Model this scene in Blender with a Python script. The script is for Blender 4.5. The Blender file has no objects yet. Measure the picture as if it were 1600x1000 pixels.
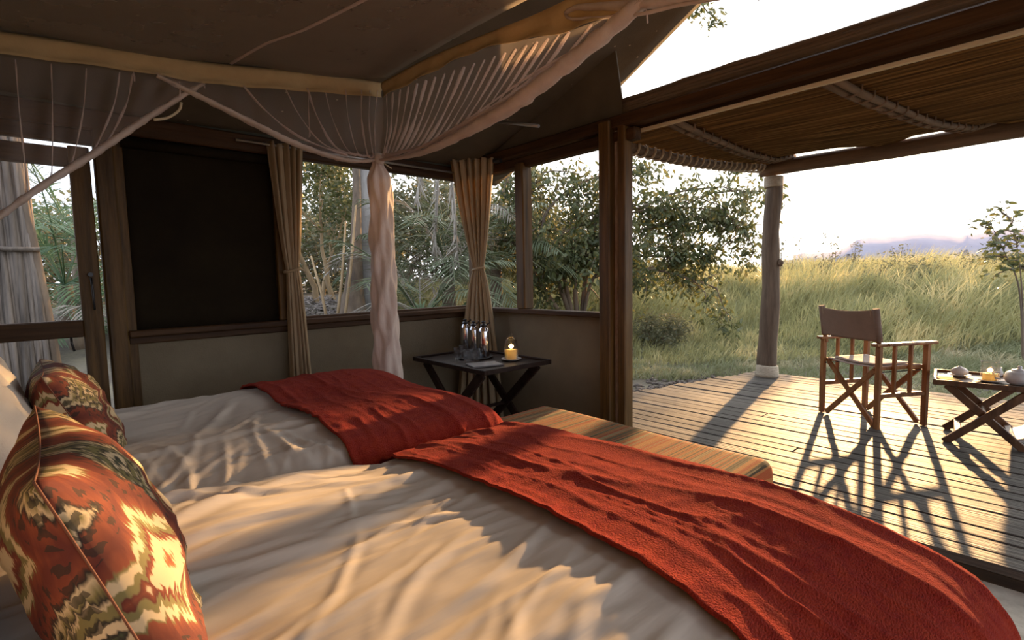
import bpy, math, random
import numpy as np
from mathutils import Vector, Matrix
random.seed(7); rng = np.random.default_rng(11)
SC = bpy.context.scene; COL = SC.collection
PI = math.pi

# ------------------------------------------------------------------ camera
H = 1.12
RM = np.array([[0.73240465, 0.07203083, -0.67704873],
               [-0.68055947, 0.04743765, -0.73115557],
               [-0.02054814, 0.99627367, 0.08376482]])      # camera rotation (world <- camera)
cd = bpy.data.cameras.new('camera'); cam = bpy.data.objects.new('camera', cd); COL.objects.link(cam)
cd.sensor_width = 36.0; cd.lens = 18.0; cd.clip_start = 0.02; cd.clip_end = 1000
# orthonormalise
bz = RM[:, 2] / np.linalg.norm(RM[:, 2]); bx_ = RM[:, 0] - bz * (RM[:, 0] @ bz); bx_ /= np.linalg.norm(bx_); by_ = np.cross(bz, bx_)
mw = Matrix([[bx_[0], by_[0], bz[0], 0], [bx_[1], by_[1], bz[1], 0], [bx_[2], by_[2], bz[2], H], [0, 0, 0, 1]])
cam.matrix_world = mw
SC.camera = cam

# ------------------------------------------------------------------ world, sun, exposure
SUN = Vector((0.9628, 0.2076, 0.1730)).normalized()
w = bpy.data.worlds.new('world'); SC.world = w; w.use_nodes = True
nt = w.node_tree; nt.nodes.clear()
def N(t, **k):
    n = nt.nodes.new(t)
    for a, b in k.items(): setattr(n, a, b)
    return n
out = N('ShaderNodeOutputWorld'); bg = N('ShaderNodeBackground'); tc = N('ShaderNodeTexCoord')
dot = N('ShaderNodeVectorMath', operation='DOT_PRODUCT'); dot.inputs[1].default_value = SUN
nrm = N('ShaderNodeVectorMath', operation='NORMALIZE')
nt.links.new(tc.outputs['Generated'], nrm.inputs[0]); nt.links.new(nrm.outputs[0], dot.inputs[0])
rmp = N('ShaderNodeValToRGB'); cr = rmp.color_ramp; cr.interpolation = 'EASE'
mp = N('ShaderNodeMapRange'); mp.inputs['From Min'].default_value = -1; mp.inputs['From Max'].default_value = 1
nt.links.new(dot.outputs['Value'], mp.inputs['Value']); nt.links.new(mp.outputs[0], rmp.inputs[0])
for pos, c in ((0.0, (.50, .58, .74)), (.5, (.58, .64, .76)), (.80, (.74, .76, .80)), (.95, (.90, .88, .86)), (.995, (1.0, .95, .86)), (1.0, (1.0, .92, .72))):
    e = cr.elements.new(pos) if pos not in (0.0, 1.0) else cr.elements[0 if pos == 0.0 else -1]
    e.position = pos; e.color = (*c, 1)
disc = N('ShaderNodeMath', operation='GREATER_THAN'); disc.inputs[1].default_value = math.cos(math.radians(0.35))
nt.links.new(dot.outputs['Value'], disc.inputs[0])
mul = N('ShaderNodeMath', operation='MULTIPLY_ADD'); mul.inputs[1].default_value = 60; mul.inputs[2].default_value = 1.0
nt.links.new(disc.outputs[0], mul.inputs[0])
nt.links.new(rmp.outputs[0], bg.inputs['Color']); 
SKY = 1.55
m2 = N('ShaderNodeMath', operation='MULTIPLY'); m2.inputs[1].default_value = SKY
nt.links.new(mul.outputs[0], m2.inputs[0]); nt.links.new(m2.outputs[0], bg.inputs['Strength'])
nt.links.new(bg.outputs[0], out.inputs['Surface'])

sd = bpy.data.lights.new('sun', 'SUN'); so = bpy.data.objects.new('sun', sd); COL.objects.link(so)
sd.energy = 7.0; sd.color = (1.0, 0.58, 0.25); sd.angle = math.radians(0.9)
so.rotation_euler = SUN.to_track_quat('Z', 'Y').to_euler(); so.location = (12, 3, 6)

vs = SC.view_settings; vs.view_transform = 'Standard'; vs.look = 'None'; vs.gamma = 1; vs.use_curve_mapping = False
vs.exposure = 1.0
try:
    SC.cycles.transparent_max_bounces = 24; SC.cycles.max_bounces = 8; SC.cycles.diffuse_bounces = 5
    SC.cycles.sample_clamp_indirect = 4.0
except Exception: pass

# ------------------------------------------------------------------ placing helpers
def ray(x, y):
    c = np.array([(x - 800) / 800., -(y - 500) / 800., -1.]); return RM @ c
def onx(x, y, X): r = ray(x, y); t = X / r[0]; return Vector((X, r[1] * t, H + r[2] * t))
def ony(x, y, Y): r = ray(x, y); t = Y / r[1]; return Vector((r[0] * t, Y, H + r[2] * t))
def onz(x, y, Z=0.): r = ray(x, y); t = (Z - H) / r[2]; return Vector((r[0] * t, r[1] * t, Z))
def at(x, y, D): r = ray(x, y); return Vector((r[0] * D, r[1] * D, H + r[2] * D))    # D = forward depth

# ------------------------------------------------------------------ object helpers
def tag(o, label=None, cat=None, group=None, kind=None):
    if label: o['label'] = label
    if cat: o['category'] = cat
    if group: o['group'] = group
    if kind: o['kind'] = kind
    return o
def thing(name, label, cat, loc=(0, 0, 0), rz=0, group=None, kind=None):
    o = bpy.data.objects.new(name, None); COL.objects.link(o); o.location = loc; o.rotation_euler = (0, 0, rz)
    o.empty_display_size = .1
    return tag(o, label, cat, group, kind)
def origin(p):
    v = Vector((0, 0, 0))
    while p: v = v + p.location; p = p.parent
    return v
def copy_tree(o, parent=None):
    c = o.copy(); COL.objects.link(c); c.parent = parent
    for ch in list(o.children): copy_tree(ch, c)
    return c

class MB:
    def __init__(s): s.v = []; s.f = []; s.m = []; s.s = []; s.uv = {}
    def add(s, vs_, fs, mi=0, smooth=False):
        b = len(s.v); s.v.extend([tuple(p) for p in vs_])
        for f in fs: s.f.append(tuple(i + b for i in f)); s.m.append(mi); s.s.append(smooth)
    def frame(s, p0, p1, up=None):
        d = (Vector(p1) - Vector(p0)); L = d.length; d = d.normalized() if L > 0 else Vector((0, 0, 1))
        u = Vector(up) if up is not None else (Vector((0, 0, 1)) if abs(d.z) < .9 else Vector((1, 0, 0)))
        a = d.cross(u).normalized(); b = a.cross(d).normalized()
        return d, a, b
    def bar(s, p0, p1, wd, ht, up=None, ch=None, mi=0):
        """chamfered bar from p0 to p1; wd across, ht along 'up'"""
        p0 = Vector(p0); p1 = Vector(p1); d, a, b = s.frame(p0, p1, up)
        c = ch if ch is not None else min(wd, ht) * .14
        x, y = wd / 2, ht / 2
        def ring(p, k):
            X, Y = x - k, y - k
            return [p + a * i + b * j for i, j in ((X - c, -Y), (X, -Y + c), (X, Y - c), (X - c, Y), (-X + c, Y), (-X, Y - c), (-X, -Y + c), (-X + c, -Y))]
        vs_ = ring(p0, c * .7) + ring(p0 + d * c * .7, 0) + ring(p1 - d * c * .7, 0) + ring(p1, c * .7)
        fs = [tuple(reversed(range(8))), tuple(range(24, 32))]
        for k in range(3):
            for i in range(8):
                j = (i + 1) % 8; fs.append((k * 8 + i, k * 8 + j, k * 8 + 8 + j, k * 8 + 8 + i))
        s.add(vs_, fs, mi)
    def box(s, c, sz, rz=0, mi=0, ch=.003):
        c = Vector(c); h = sz[0] / 2; d = Vector((math.cos(rz), math.sin(rz), 0)) * h
        s.bar(c - d, c + d, sz[1], sz[2], (0, 0, 1), ch, mi)
    def tube(s, pts, rad, n=8, mi=0, cap=True, flat=1.0, up=None, smooth=True, wob=0):
        pts = [Vector(p) for p in pts]; m = len(pts)
        if not hasattr(rad, '__len__'): rad = [rad] * m
        vs_ = []; pa = None
        for i, p in enumerate(pts):
            d = (pts[min(i + 1, m - 1)] - pts[max(i - 1, 0)]).normalized()
            if pa is None:
                u = Vector(up) if up is not None else (Vector((0, 0, 1)) if abs(d.z) < .9 else Vector((1, 0, 0)))
                a = d.cross(u).normalized()
            else: a = (pa - d * pa.dot(d)).normalized()
            pa = a; b = a.cross(d)
            for k in range(n):
                t = 2 * PI * k / n; r = rad[i] * (1 + (random.uniform(-wob, wob) if wob else 0))
                vs_.append(p + a * math.cos(t) * r + b * math.sin(t) * r * flat)
        fs = []
        for i in range(m - 1):
            for k in range(n):
                j = (k + 1) % n; fs.append((i * n + k, i * n + j, (i + 1) * n + j, (i + 1) * n + k))
        s.add(vs_, fs, mi, smooth)
        if cap:
            b0 = len(s.v) - n * m
            s.f.append(tuple(b0 + k for k in reversed(range(n)))); s.m.append(mi); s.s.append(False)
            s.f.append(tuple(b0 + (m - 1) * n + k for k in range(n))); s.m.append(mi); s.s.append(False)
    def lathe(s, c, prof, n=24, mi=0, sx=1, sy=1, smooth=True):
        c = Vector(c); vs_ = []; fs = []
        for r, z in prof:
            for k in range(n):
                t = 2 * PI * k / n; vs_.append(c + Vector((math.cos(t) * r * sx, math.sin(t) * r * sy, z)))
        for i in range(len(prof) - 1):
            for k in range(n):
                j = (k + 1) % n; fs.append((i * n + k, i * n + j, (i + 1) * n + j, (i + 1) * n + k))
        if prof[0][0] > 1e-5: fs.append(tuple(reversed(range(n))))
        if prof[-1][0] > 1e-5: fs.append(tuple(range((len(prof) - 1) * n, len(prof) * n)))
        s.add(vs_, fs, mi, smooth)
    def grid(s, P, mi=0, smooth=True, closed=False):
        """P: rows of points"""
        R, C = len(P), len(P[0]); vs_ = [p for row in P for p in row]; fs = []
        for i in range(R - 1):
            for j in range(C - (0 if closed else 1)):
                j2 = (j + 1) % C; fs.append((i * C + j, i * C + j2, (i + 1) * C + j2, (i + 1) * C + j))
        s.add(vs_, fs, mi, smooth)
    def sheet(s, P, th, mi=0, smooth=True):
        """grid with thickness th (closed slab)"""
        P = np.array([[tuple(p) for p in row] for row in P], float); R, C, _ = P.shape
        gu = np.gradient(P, axis=0); gv = np.gradient(P, axis=1); nn = np.cross(gu, gv); nn /= (np.linalg.norm(nn, axis=2, keepdims=True) + 1e-9)
        A = P.reshape(-1, 3); B = (P - nn * th).reshape(-1, 3); n = R * C
        idx = np.arange(n).reshape(R, C); fs = []
        a = idx[:-1, :-1].ravel(); b = idx[:-1, 1:].ravel(); c = idx[1:, 1:].ravel(); d = idx[1:, :-1].ravel()
        fs += [tuple(q) for q in np.stack([a, d, c, b], 1).tolist()]
        fs += [tuple(q) for q in (np.stack([a, b, c, d], 1) + n).tolist()]
        bd = list(idx[0, :]) + list(idx[1:, -1]) + list(idx[-1, -2::-1]) + list(idx[-2:0:-1, 0])
        for i in range(len(bd)):
            p, q = int(bd[i]), int(bd[(i + 1) % len(bd)]); fs.append((p, q, q + n, p + n))
        s.add(np.vstack([A, B]).tolist(), fs, mi, smooth)
    def build(s, name, mat, parent=None, local=False, uvs=None):
        me = bpy.data.meshes.new(name); V = np.array(s.v, float)
        if parent is not None and not local: V = V - np.array(origin(parent))
        me.from_pydata(V.tolist(), [], s.f)
        mats = mat if isinstance(mat, (list, tuple)) else [mat]
        for m in mats: me.materials.append(m)
        me.polygons.foreach_set('use_smooth', s.s); me.polygons.foreach_set('material_index', s.m)
        me.update(); me.validate()
        o = bpy.data.objects.new(name, me); COL.objects.link(o)
        if parent is not None: o.parent = parent
        return o

def tri_mesh(name, V, F, mat, parent=None, smooth=False):
    """fast numpy mesh of polygons with equal size"""
    V = np.asarray(V, np.float32); F = np.asarray(F, np.int32); k = F.shape[1]
    if parent is not None: V = V - np.array(origin(parent), np.float32)
    me = bpy.data.meshes.new(name); me.vertices.add(len(V)); me.vertices.foreach_set('co', V.ravel())
    me.loops.add(F.size); me.loops.foreach_set('vertex_index', F.ravel())
    me.polygons.add(len(F)); me.polygons.foreach_set('loop_start', np.arange(0, F.size, k, dtype=np.int32))
    me.polygons.foreach_set('loop_total', np.full(len(F), k, np.int32))
    if smooth: me.polygons.foreach_set('use_smooth', np.ones(len(F), bool))
    me.materials.append(mat); me.update(); me.validate()
    o = bpy.data.objects.new(name, me); COL.objects.link(o)
    if parent is not None: o.parent = parent
    return o

# numpy value noise --------------------------------------------------
_tab = rng.random((256, 256))
def vnoise(x, y, seed=0):
    x = np.asarray(x, float) + seed * 17.3; y = np.asarray(y, float) + seed * 9.1
    xi = np.floor(x).astype(int); yi = np.floor(y).astype(int); fx = x - xi; fy = y - yi
    fx = fx * fx * (3 - 2 * fx); fy = fy * fy * (3 - 2 * fy)
    g = lambda a, b: _tab[a % 256, b % 256]
    return (g(xi, yi) * (1 - fx) + g(xi + 1, yi) * fx) * (1 - fy) + (g(xi, yi + 1) * (1 - fx) + g(xi + 1, yi + 1) * fx) * fy
def fbm(x, y, seed=0, o=3):
    t = 0; a = .5
    for i in range(o): t = t + a * vnoise(x * 2 ** i, y * 2 ** i, seed + i); a *= .5
    return t
def sstep(a, b, x):
    t = np.clip((np.asarray(x, float) - a) / (b - a), 0, 1); return t * t * (3 - 2 * t)

# ------------------------------------------------------------------ materials
def mat(name, col, rough=.7, noise=None, scale=(8, 8, 8), bump=0., bscale=None, metal=0., spec=.5, transl=0., coat=0., alpha=1., sheen=0., coord='Object', detail=4., col3=None):
    """col: base colour; noise: second colour mixed in by noise"""
    m = bpy.data.materials.new(name); m.use_nodes = True; t = m.node_tree; t.nodes.clear()
    o = t.nodes.new('ShaderNodeOutputMaterial'); p = t.nodes.new('ShaderNodeBsdfPrincipled')
    p.inputs['Roughness'].default_value = rough; p.inputs['Metallic'].default_value = metal
    p.inputs['Specular IOR Level'].default_value = spec; p.inputs['Base Color'].default_value = (*col, 1)
    if sheen: p.inputs['Sheen Weight'].default_value = sheen; p.inputs['Sheen Roughness'].default_value = .4
    if coat: p.inputs['Coat Weight'].default_value = coat
    tcn = t.nodes.new('ShaderNodeTexCoord'); mpn = t.nodes.new('ShaderNodeMapping'); mpn.inputs['Scale'].default_value = scale
    src = tcn.outputs[coord]
    if coord == 'World':
        src = None
    t.links.new(src, mpn.inputs['Vector'])
    colsock = None
    if noise is not None:
        nz = t.nodes.new('ShaderNodeTexNoise'); nz.inputs['Scale'].default_value = 1; nz.inputs['Detail'].default_value = detail
        nz.inputs['Roughness'].default_value = .65
        t.links.new(mpn.outputs[0], nz.inputs['Vector'])
        rp = t.nodes.new('ShaderNodeValToRGB'); e = rp.color_ramp.elements
        e[0].position = .32; e[0].color = (*col, 1); e[1].position = .68; e[1].color = (*noise, 1)
        if col3 is not None: q = rp.color_ramp.elements.new(.52); q.color = (*col3, 1)
        t.links.new(nz.outputs['Fac'], rp.inputs[0]); t.links.new(rp.outputs[0], p.inputs['Base Color']); colsock = rp.outputs[0]
    if bump:
        nb = t.nodes.new('ShaderNodeTexNoise'); nb.inputs['Detail'].default_value = 3
        nb.inputs['Scale'].default_value = 1
        mb = t.nodes.new('ShaderNodeMapping'); mb.inputs['Scale'].default_value = bscale or tuple(4 * q for q in scale)
        t.links.new(src, mb.inputs['Vector']); t.links.new(mb.outputs[0], nb.inputs['Vector'])
        bn = t.nodes.new('ShaderNodeBump'); bn.inputs['Strength'].default_value = bump; bn.inputs['Distance'].default_value = .01
        t.links.new(nb.outputs['Fac'], bn.inputs['Height']); t.links.new(bn.outputs[0], p.inputs['Normal'])
    sh = p.outputs[0]
    if transl:
        tr = t.nodes.new('ShaderNodeBsdfTranslucent'); tr.inputs['Color'].default_value = (*col, 1)
        if colsock: t.links.new(colsock, tr.inputs['Color'])
        mx = t.nodes.new('ShaderNodeMixShader'); mx.inputs[0].default_value = transl
        t.links.new(sh, mx.inputs[1]); t.links.new(tr.outputs[0], mx.inputs[2]); sh = mx.outputs[0]
    if alpha < 1:
        ta = t.nodes.new('ShaderNodeBsdfTransparent'); mx = t.nodes.new('ShaderNodeMixShader'); mx.inputs[0].default_value = alpha
        t.links.new(ta.outputs[0], mx.inputs[1]); t.links.new(sh, mx.inputs[2]); sh = mx.outputs[0]
    t.links.new(sh, o.inputs['Surface'])
    return m
def wood(name, dark, light, scale, rough=.55, bump=.35, spec=.4):
    return mat(name, dark, rough, light, scale, bump, tuple(q * 2.2 for q in scale), spec=spec, detail=8)

M = {}
M['frame_z'] = wood('stained_wood_upright', (.030, .015, .004), (.16, .085, .022), (22, 22, 1.6), .5, spec=.25)
M['frame_y'] = wood('stained_wood_along_y', (.026, .012, .005), (.085, .042, .016), (22, 1.6, 22), .6, spec=.2)
M['frame_x'] = wood('stained_wood_along_x', (.026, .012, .005), (.085, .042, .016), (1.6, 22, 22), .6, spec=.2)
M['pole'] = wood('round_pole_wood', (.09, .062, .042), (.21, .155, .105), (14, 14, 1.5), .8, spec=.2)
M['pole_y'] = wood('round_beam_wood', (.10, .065, .04), (.24, .16, .10), (14, 1.2, 14), .75)
M['pole_x'] = wood('rafter_wood', (.10, .07, .045), (.26, .18, .12), (1.5, 14, 14), .8)
M['deck'] = wood('weathered_deck_wood', (.026, .023, .020), (.125, .108, .088), (38, 1.1, 38), .62, .7, .3)
M['deck_edge'] = wood('deck_edge_wood', (.02, .014, .008), (.07, .045, .02), (30, 2, 30), .8)
M['teak'] = wood('teak_chair_wood', (.13, .05, .016), (.34, .155, .05), (20, 20, 4), .38)
M['dark_teak'] = wood('dark_table_wood', (.05, .024, .012), (.15, .075, .035), (16, 16, 4), .4)
M['ebony'] = wood('nearly_black_wood', (.012, .006, .004), (.034, .019, .013), (14, 14, 14), .55, spec=.12)
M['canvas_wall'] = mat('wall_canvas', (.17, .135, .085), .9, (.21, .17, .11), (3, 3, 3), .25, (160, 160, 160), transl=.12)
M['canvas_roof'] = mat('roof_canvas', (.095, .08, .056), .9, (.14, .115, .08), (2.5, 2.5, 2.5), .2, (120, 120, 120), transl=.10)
M['canvas_green'] = mat('green_flap_canvas', (.055, .060, .045), .85, (.085, .088, .065), (3, 3, 3), .2, (90, 90, 90))
M['blind'] = mat('dark_blind_canvas', (.013, .009, .005), .95, (.020, .014, .007), (3, 3, 3), .2, (120, 120, 120), spec=.1)
M['floor'] = mat('pale_floor_mat', (.52, .48, .38), .85, (.72, .68, .56), (14, 14, 14), .5, (120, 40, 60), coord='Object')
M['curtain'] = mat('tan_curtain_cloth', (.42, .31, .18), .85, (.48, .36, .22), (4, 4, 4), .15, (160, 160, 160), transl=.3)
M['valance'] = mat('golden_cotton_valance', (.44, .31, .15), .85, (.54, .40, .21), (5, 5, 5), .25, (50, 50, 50), transl=.12)
M['net'] = mat('mosquito_net', (.66, .56, .50), .9, alpha=.20, transl=.3)
M['net_fold'] = mat('gathered_net_fold', (.78, .64, .58), .9, (.70, .56, .50), (9, 9, 9), alpha=.68, transl=.3)
M['net_column'] = mat('bunched_net', (.58, .475, .41), .9, (.72, .61, .53), (9, 9, 5), .6, (40, 40, 16), alpha=.93, transl=.2)
M['net_roof'] = mat('net_ceiling_gauze', (.36, .30, .235), .9, (.42, .35, .28), (3, 3, 3), .1, (60, 60, 60), alpha=.50, transl=.3)
M['sheet'] = mat('taupe_cotton_duvet', (.47, .42, .365), .9, (.51, .455, .395), (4, 4, 4), .22, (6, 45, 30), spec=.15)
M['pillowcase'] = mat('pale_pillowcase', (.52, .46, .39), .85, (.58, .52, .44), (5, 5, 5), .2, (300, 300, 300), spec=.15)
M['throw'] = mat('rust_red_wool', (.23, .023, .018), 1., (.31, .040, .020), (30, 30, 30), .75, (200, 330, 330), sheen=.04, spec=.02)
M['mattress'] = mat('mattress_ticking', (.40, .35, .29), .9)
M['reed'] = mat('roof_reed', (.09, .050, .018), .75, (.70, .42, .14), (42, .55, 42), .3, (60, 4, 60), transl=.62, col3=(.34, .19, .06))
M['reed_roll'] = mat('rolled_reed_bundle', (.09, .060, .038), .8, (.21, .15, .10), (40, 1.2, 60), .5, (80, 20, 80))
M['lath'] = mat('pale_lath', (.50, .42, .27), .7, (.60, .52, .36), (3, 3, 3))
M['rope'] = mat('pale_rope_binding', (.42, .35, .25), .85, (.55, .47, .34), (30, 30, 60), .8, (20, 20, 160))
M['chair_cloth'] = mat('brown_chair_canvas', (.23, .16, .115), .85, (.27, .19, .14), (10, 10, 10), .2, (200, 200, 200), transl=.15)
M['seat_cloth'] = mat('pale_chair_seat_canvas', (.42, .35, .30), .85, (.48, .41, .35), (10, 10, 10), .2, (200, 200, 200))
M['metal'] = mat('polished_steel', (.62, .62, .64), .14, metal=1.)
M['rod'] = mat('dull_steel_rod', (.45, .44, .42), .35, metal=.8)
M['black'] = mat('black_plastic', (.012, .011, .012), .35)
M['wax'] = mat('cream_candle_wax', (.88, .74, .36), .45, transl=.5)
M['ceramic'] = mat('pale_stoneware', (.50, .47, .44), .35, (.56, .53, .50), (20, 20, 20), coat=.3)
M['paper'] = mat('pale_paper', (.55, .53, .50), .6)
M['napkin'] = mat('yellow_napkin', (.80, .56, .18), .85, transl=.2)
M['card'] = mat('slate_booklet', (.13, .12, .12), .45, (.19, .17, .16), (8, 8, 8))
M['rock'] = mat('grey_stones', (.06, .046, .036), .9, (.20, .165, .135), (9, 9, 9), .6, (40, 40, 40))
M['soil'] = mat('dry_ground', (.085, .068, .052), .95, (.20, .17, .11), (1.6, 1.6, 1.6), .9, (24, 24, 24), col3=(.12, .10, .07))
M['grass'] = mat('marsh_grass', (.24, .24, .12), .7, (.82, .66, .34), (1.1, 1.1, 1.6), transl=.40, col3=(.40, .38, .17), detail=7)
M['lawn'] = mat('short_grass', (.24, .26, .13), .75, (.66, .56, .36), (1.4, 1.4, 1.4), transl=.35, col3=(.27, .28, .15), detail=7)
M['leaf'] = mat('tree_leaves', (.06, .075, .028), .5, (.26, .22, .08), (5, 5, 5), transl=.38, col3=(.11, .125, .045))
M['leaf_dull'] = mat('dull_bush_leaves', (.10, .105, .055), .7, (.24, .21, .11), (2, 2, 2), transl=.35, col3=(.15, .15, .08))
M['palm'] = mat('palm_frond', (.06, .085, .035), .6, (.20, .20, .11), (2, 2, 2), transl=.3, col3=(.12, .14, .07))
M['palm_green'] = mat('fresh_palm_frond', (.07, .13, .06), .55, (.19, .26, .12), (2, 2, 2), transl=.35)
M['dead_palm'] = mat('dead_palm_frond', (.22, .19, .15), .85, (.36, .32, .26), (3, 3, 3), transl=.2)
M['bark'] = mat('brown_bark', (.09, .065, .045), .9, (.24, .17, .11), (6, 6, 2), .7, (30, 30, 8))
M['bark_light'] = mat('golden_bark', (.24, .16, .08), .85, (.46, .32, .17), (6, 6, 2), .6, (30, 30, 8))
M['bark_grey'] = mat('pale_grey_bark', (.25, .23, .21), .9, (.36, .34, .31), (5, 5, 2), .5, (26, 26, 8))
M['litter'] = mat('dry_litter_sticks', (.13, .105, .09), .9, (.34, .29, .25), (6, 6, 6))
M['cane'] = mat('grey_cane_pole', (.06, .048, .038), .9, (.21, .17, .135), (10, 10, 1.5), .5, (60, 60, 5))
M['hill'] = mat('haze_painted_woodland', (.40, .39, .47), 1., (.56, .54, .60), (.04, .04, .06), transl=.5)  # pale lilac base colour stands in for distance haze

def vary(m, lo, hi):
    t = m.node_tree; p = [n for n in t.nodes if n.type == 'BSDF_PRINCIPLED'][0]; src = p.inputs['Base Color'].links[0].from_socket
    oi = t.nodes.new('ShaderNodeObjectInfo'); mr = t.nodes.new('ShaderNodeMapRange'); mr.inputs['To Min'].default_value = lo; mr.inputs['To Max'].default_value = hi
    t.links.new(oi.outputs['Random'], mr.inputs['Value']); h = t.nodes.new('ShaderNodeHueSaturation'); t.links.new(mr.outputs[0], h.inputs['Value']); t.links.new(src, h.inputs['Color']); t.links.new(h.outputs[0], p.inputs['Base Color'])
vary(M['deck'], .72, 1.25); vary(M['cane'], .7, 1.5)
def emit_mat(name, col, s):
    m = bpy.data.materials.new(name); m.use_nodes = True; t = m.node_tree; t.nodes.clear()
    o = t.nodes.new('ShaderNodeOutputMaterial'); e = t.nodes.new('ShaderNodeEmission'); e.inputs[0].default_value = (*col, 1); e.inputs[1].default_value = s
    t.links.new(e.outputs[0], o.inputs[0]); return m
M['flame'] = emit_mat('candle_flame', (1, .62, .18), 5)
def glass_mat(name, col=(1, 1, 1), alpha=.14):
    m = bpy.data.materials.new(name); m.use_nodes = True; t = m.node_tree; t.nodes.clear()
    o = t.nodes.new('ShaderNodeOutputMaterial'); g = t.nodes.new('ShaderNodeBsdfGlass'); g.inputs['Roughness'].default_value = .0; g.inputs['IOR'].default_value = 1.25
    tp = t.nodes.new('ShaderNodeBsdfTransparent'); mx = t.nodes.new('ShaderNodeMixShader'); mx.inputs[0].default_value = .45
    g.inputs['Color'].default_value = (*col, 1)
    t.links.new(tp.outputs[0], mx.inputs[1]); t.links.new(g.outputs[0], mx.inputs[2]); t.links.new(mx.outputs[0], o.inputs[0]); return m
M['glass'] = glass_mat('clear_glass')

def stripe_mat():
    m = bpy.data.materials.new('striped_bench_cloth'); m.use_nodes = True; t = m.node_tree; p = t.nodes['Principled BSDF']
    p.inputs['Roughness'].default_value = .9; p.inputs['Specular IOR Level'].default_value = .2
    tcn = t.nodes.new('ShaderNodeTexCoord'); mpn = t.nodes.new('ShaderNodeMapping'); mpn.inputs['Scale'].default_value = (.10, 15, .0)
    nz = t.nodes.new('ShaderNodeTexNoise'); nz.inputs['Scale'].default_value = 1; nz.inputs['Detail'].default_value = 3; nz.inputs['Roughness'].default_value = .7
    rp = t.nodes.new('ShaderNodeValToRGB'); rp.color_ramp.interpolation = 'CONSTANT'
    cols = [(.30, (.030, .024, .016)), (.37, (.12, .10, .045)), (.41, (.27, .21, .10)), (.44, (.30, .075, .022)), (.47, (.34, .15, .045)), (.505, (.07, .055, .028)), (.53, (.28, .20, .09)), (.56, (.33, .085, .025)), (.60, (.10, .085, .04)), (.66, (.32, .22, .10))]
    e = rp.color_ramp.elements; e[0].position, e[0].color = cols[0][0], (*cols[0][1], 1); e[1].position, e[1].color = cols[-1][0], (*cols[-1][1], 1)
    for ps, c in cols[1:-1]: q = e.new(ps); q.color = (*c, 1)
    t.links.new(tcn.outputs['Object'], mpn.inputs[0]); t.links.new(mpn.outputs[0], nz.inputs[0]); t.links.new(nz.outputs[0], rp.inputs[0]); t.links.new(rp.outputs[0], p.inputs['Base Color'])
    nb = t.nodes.new('ShaderNodeTexNoise'); nb.inputs['Scale'].default_value = 220; bn = t.nodes.new('ShaderNodeBump'); bn.inputs['Strength'].default_value = .35; bn.inputs['Distance'].default_value = .004
    t.links.new(tcn.outputs['Object'], nb.inputs[0]); t.links.new(nb.outputs[0], bn.inputs['Height']); t.links.new(bn.outputs[0], p.inputs['Normal'])
    return m
M['stripe'] = stripe_mat()

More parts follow.
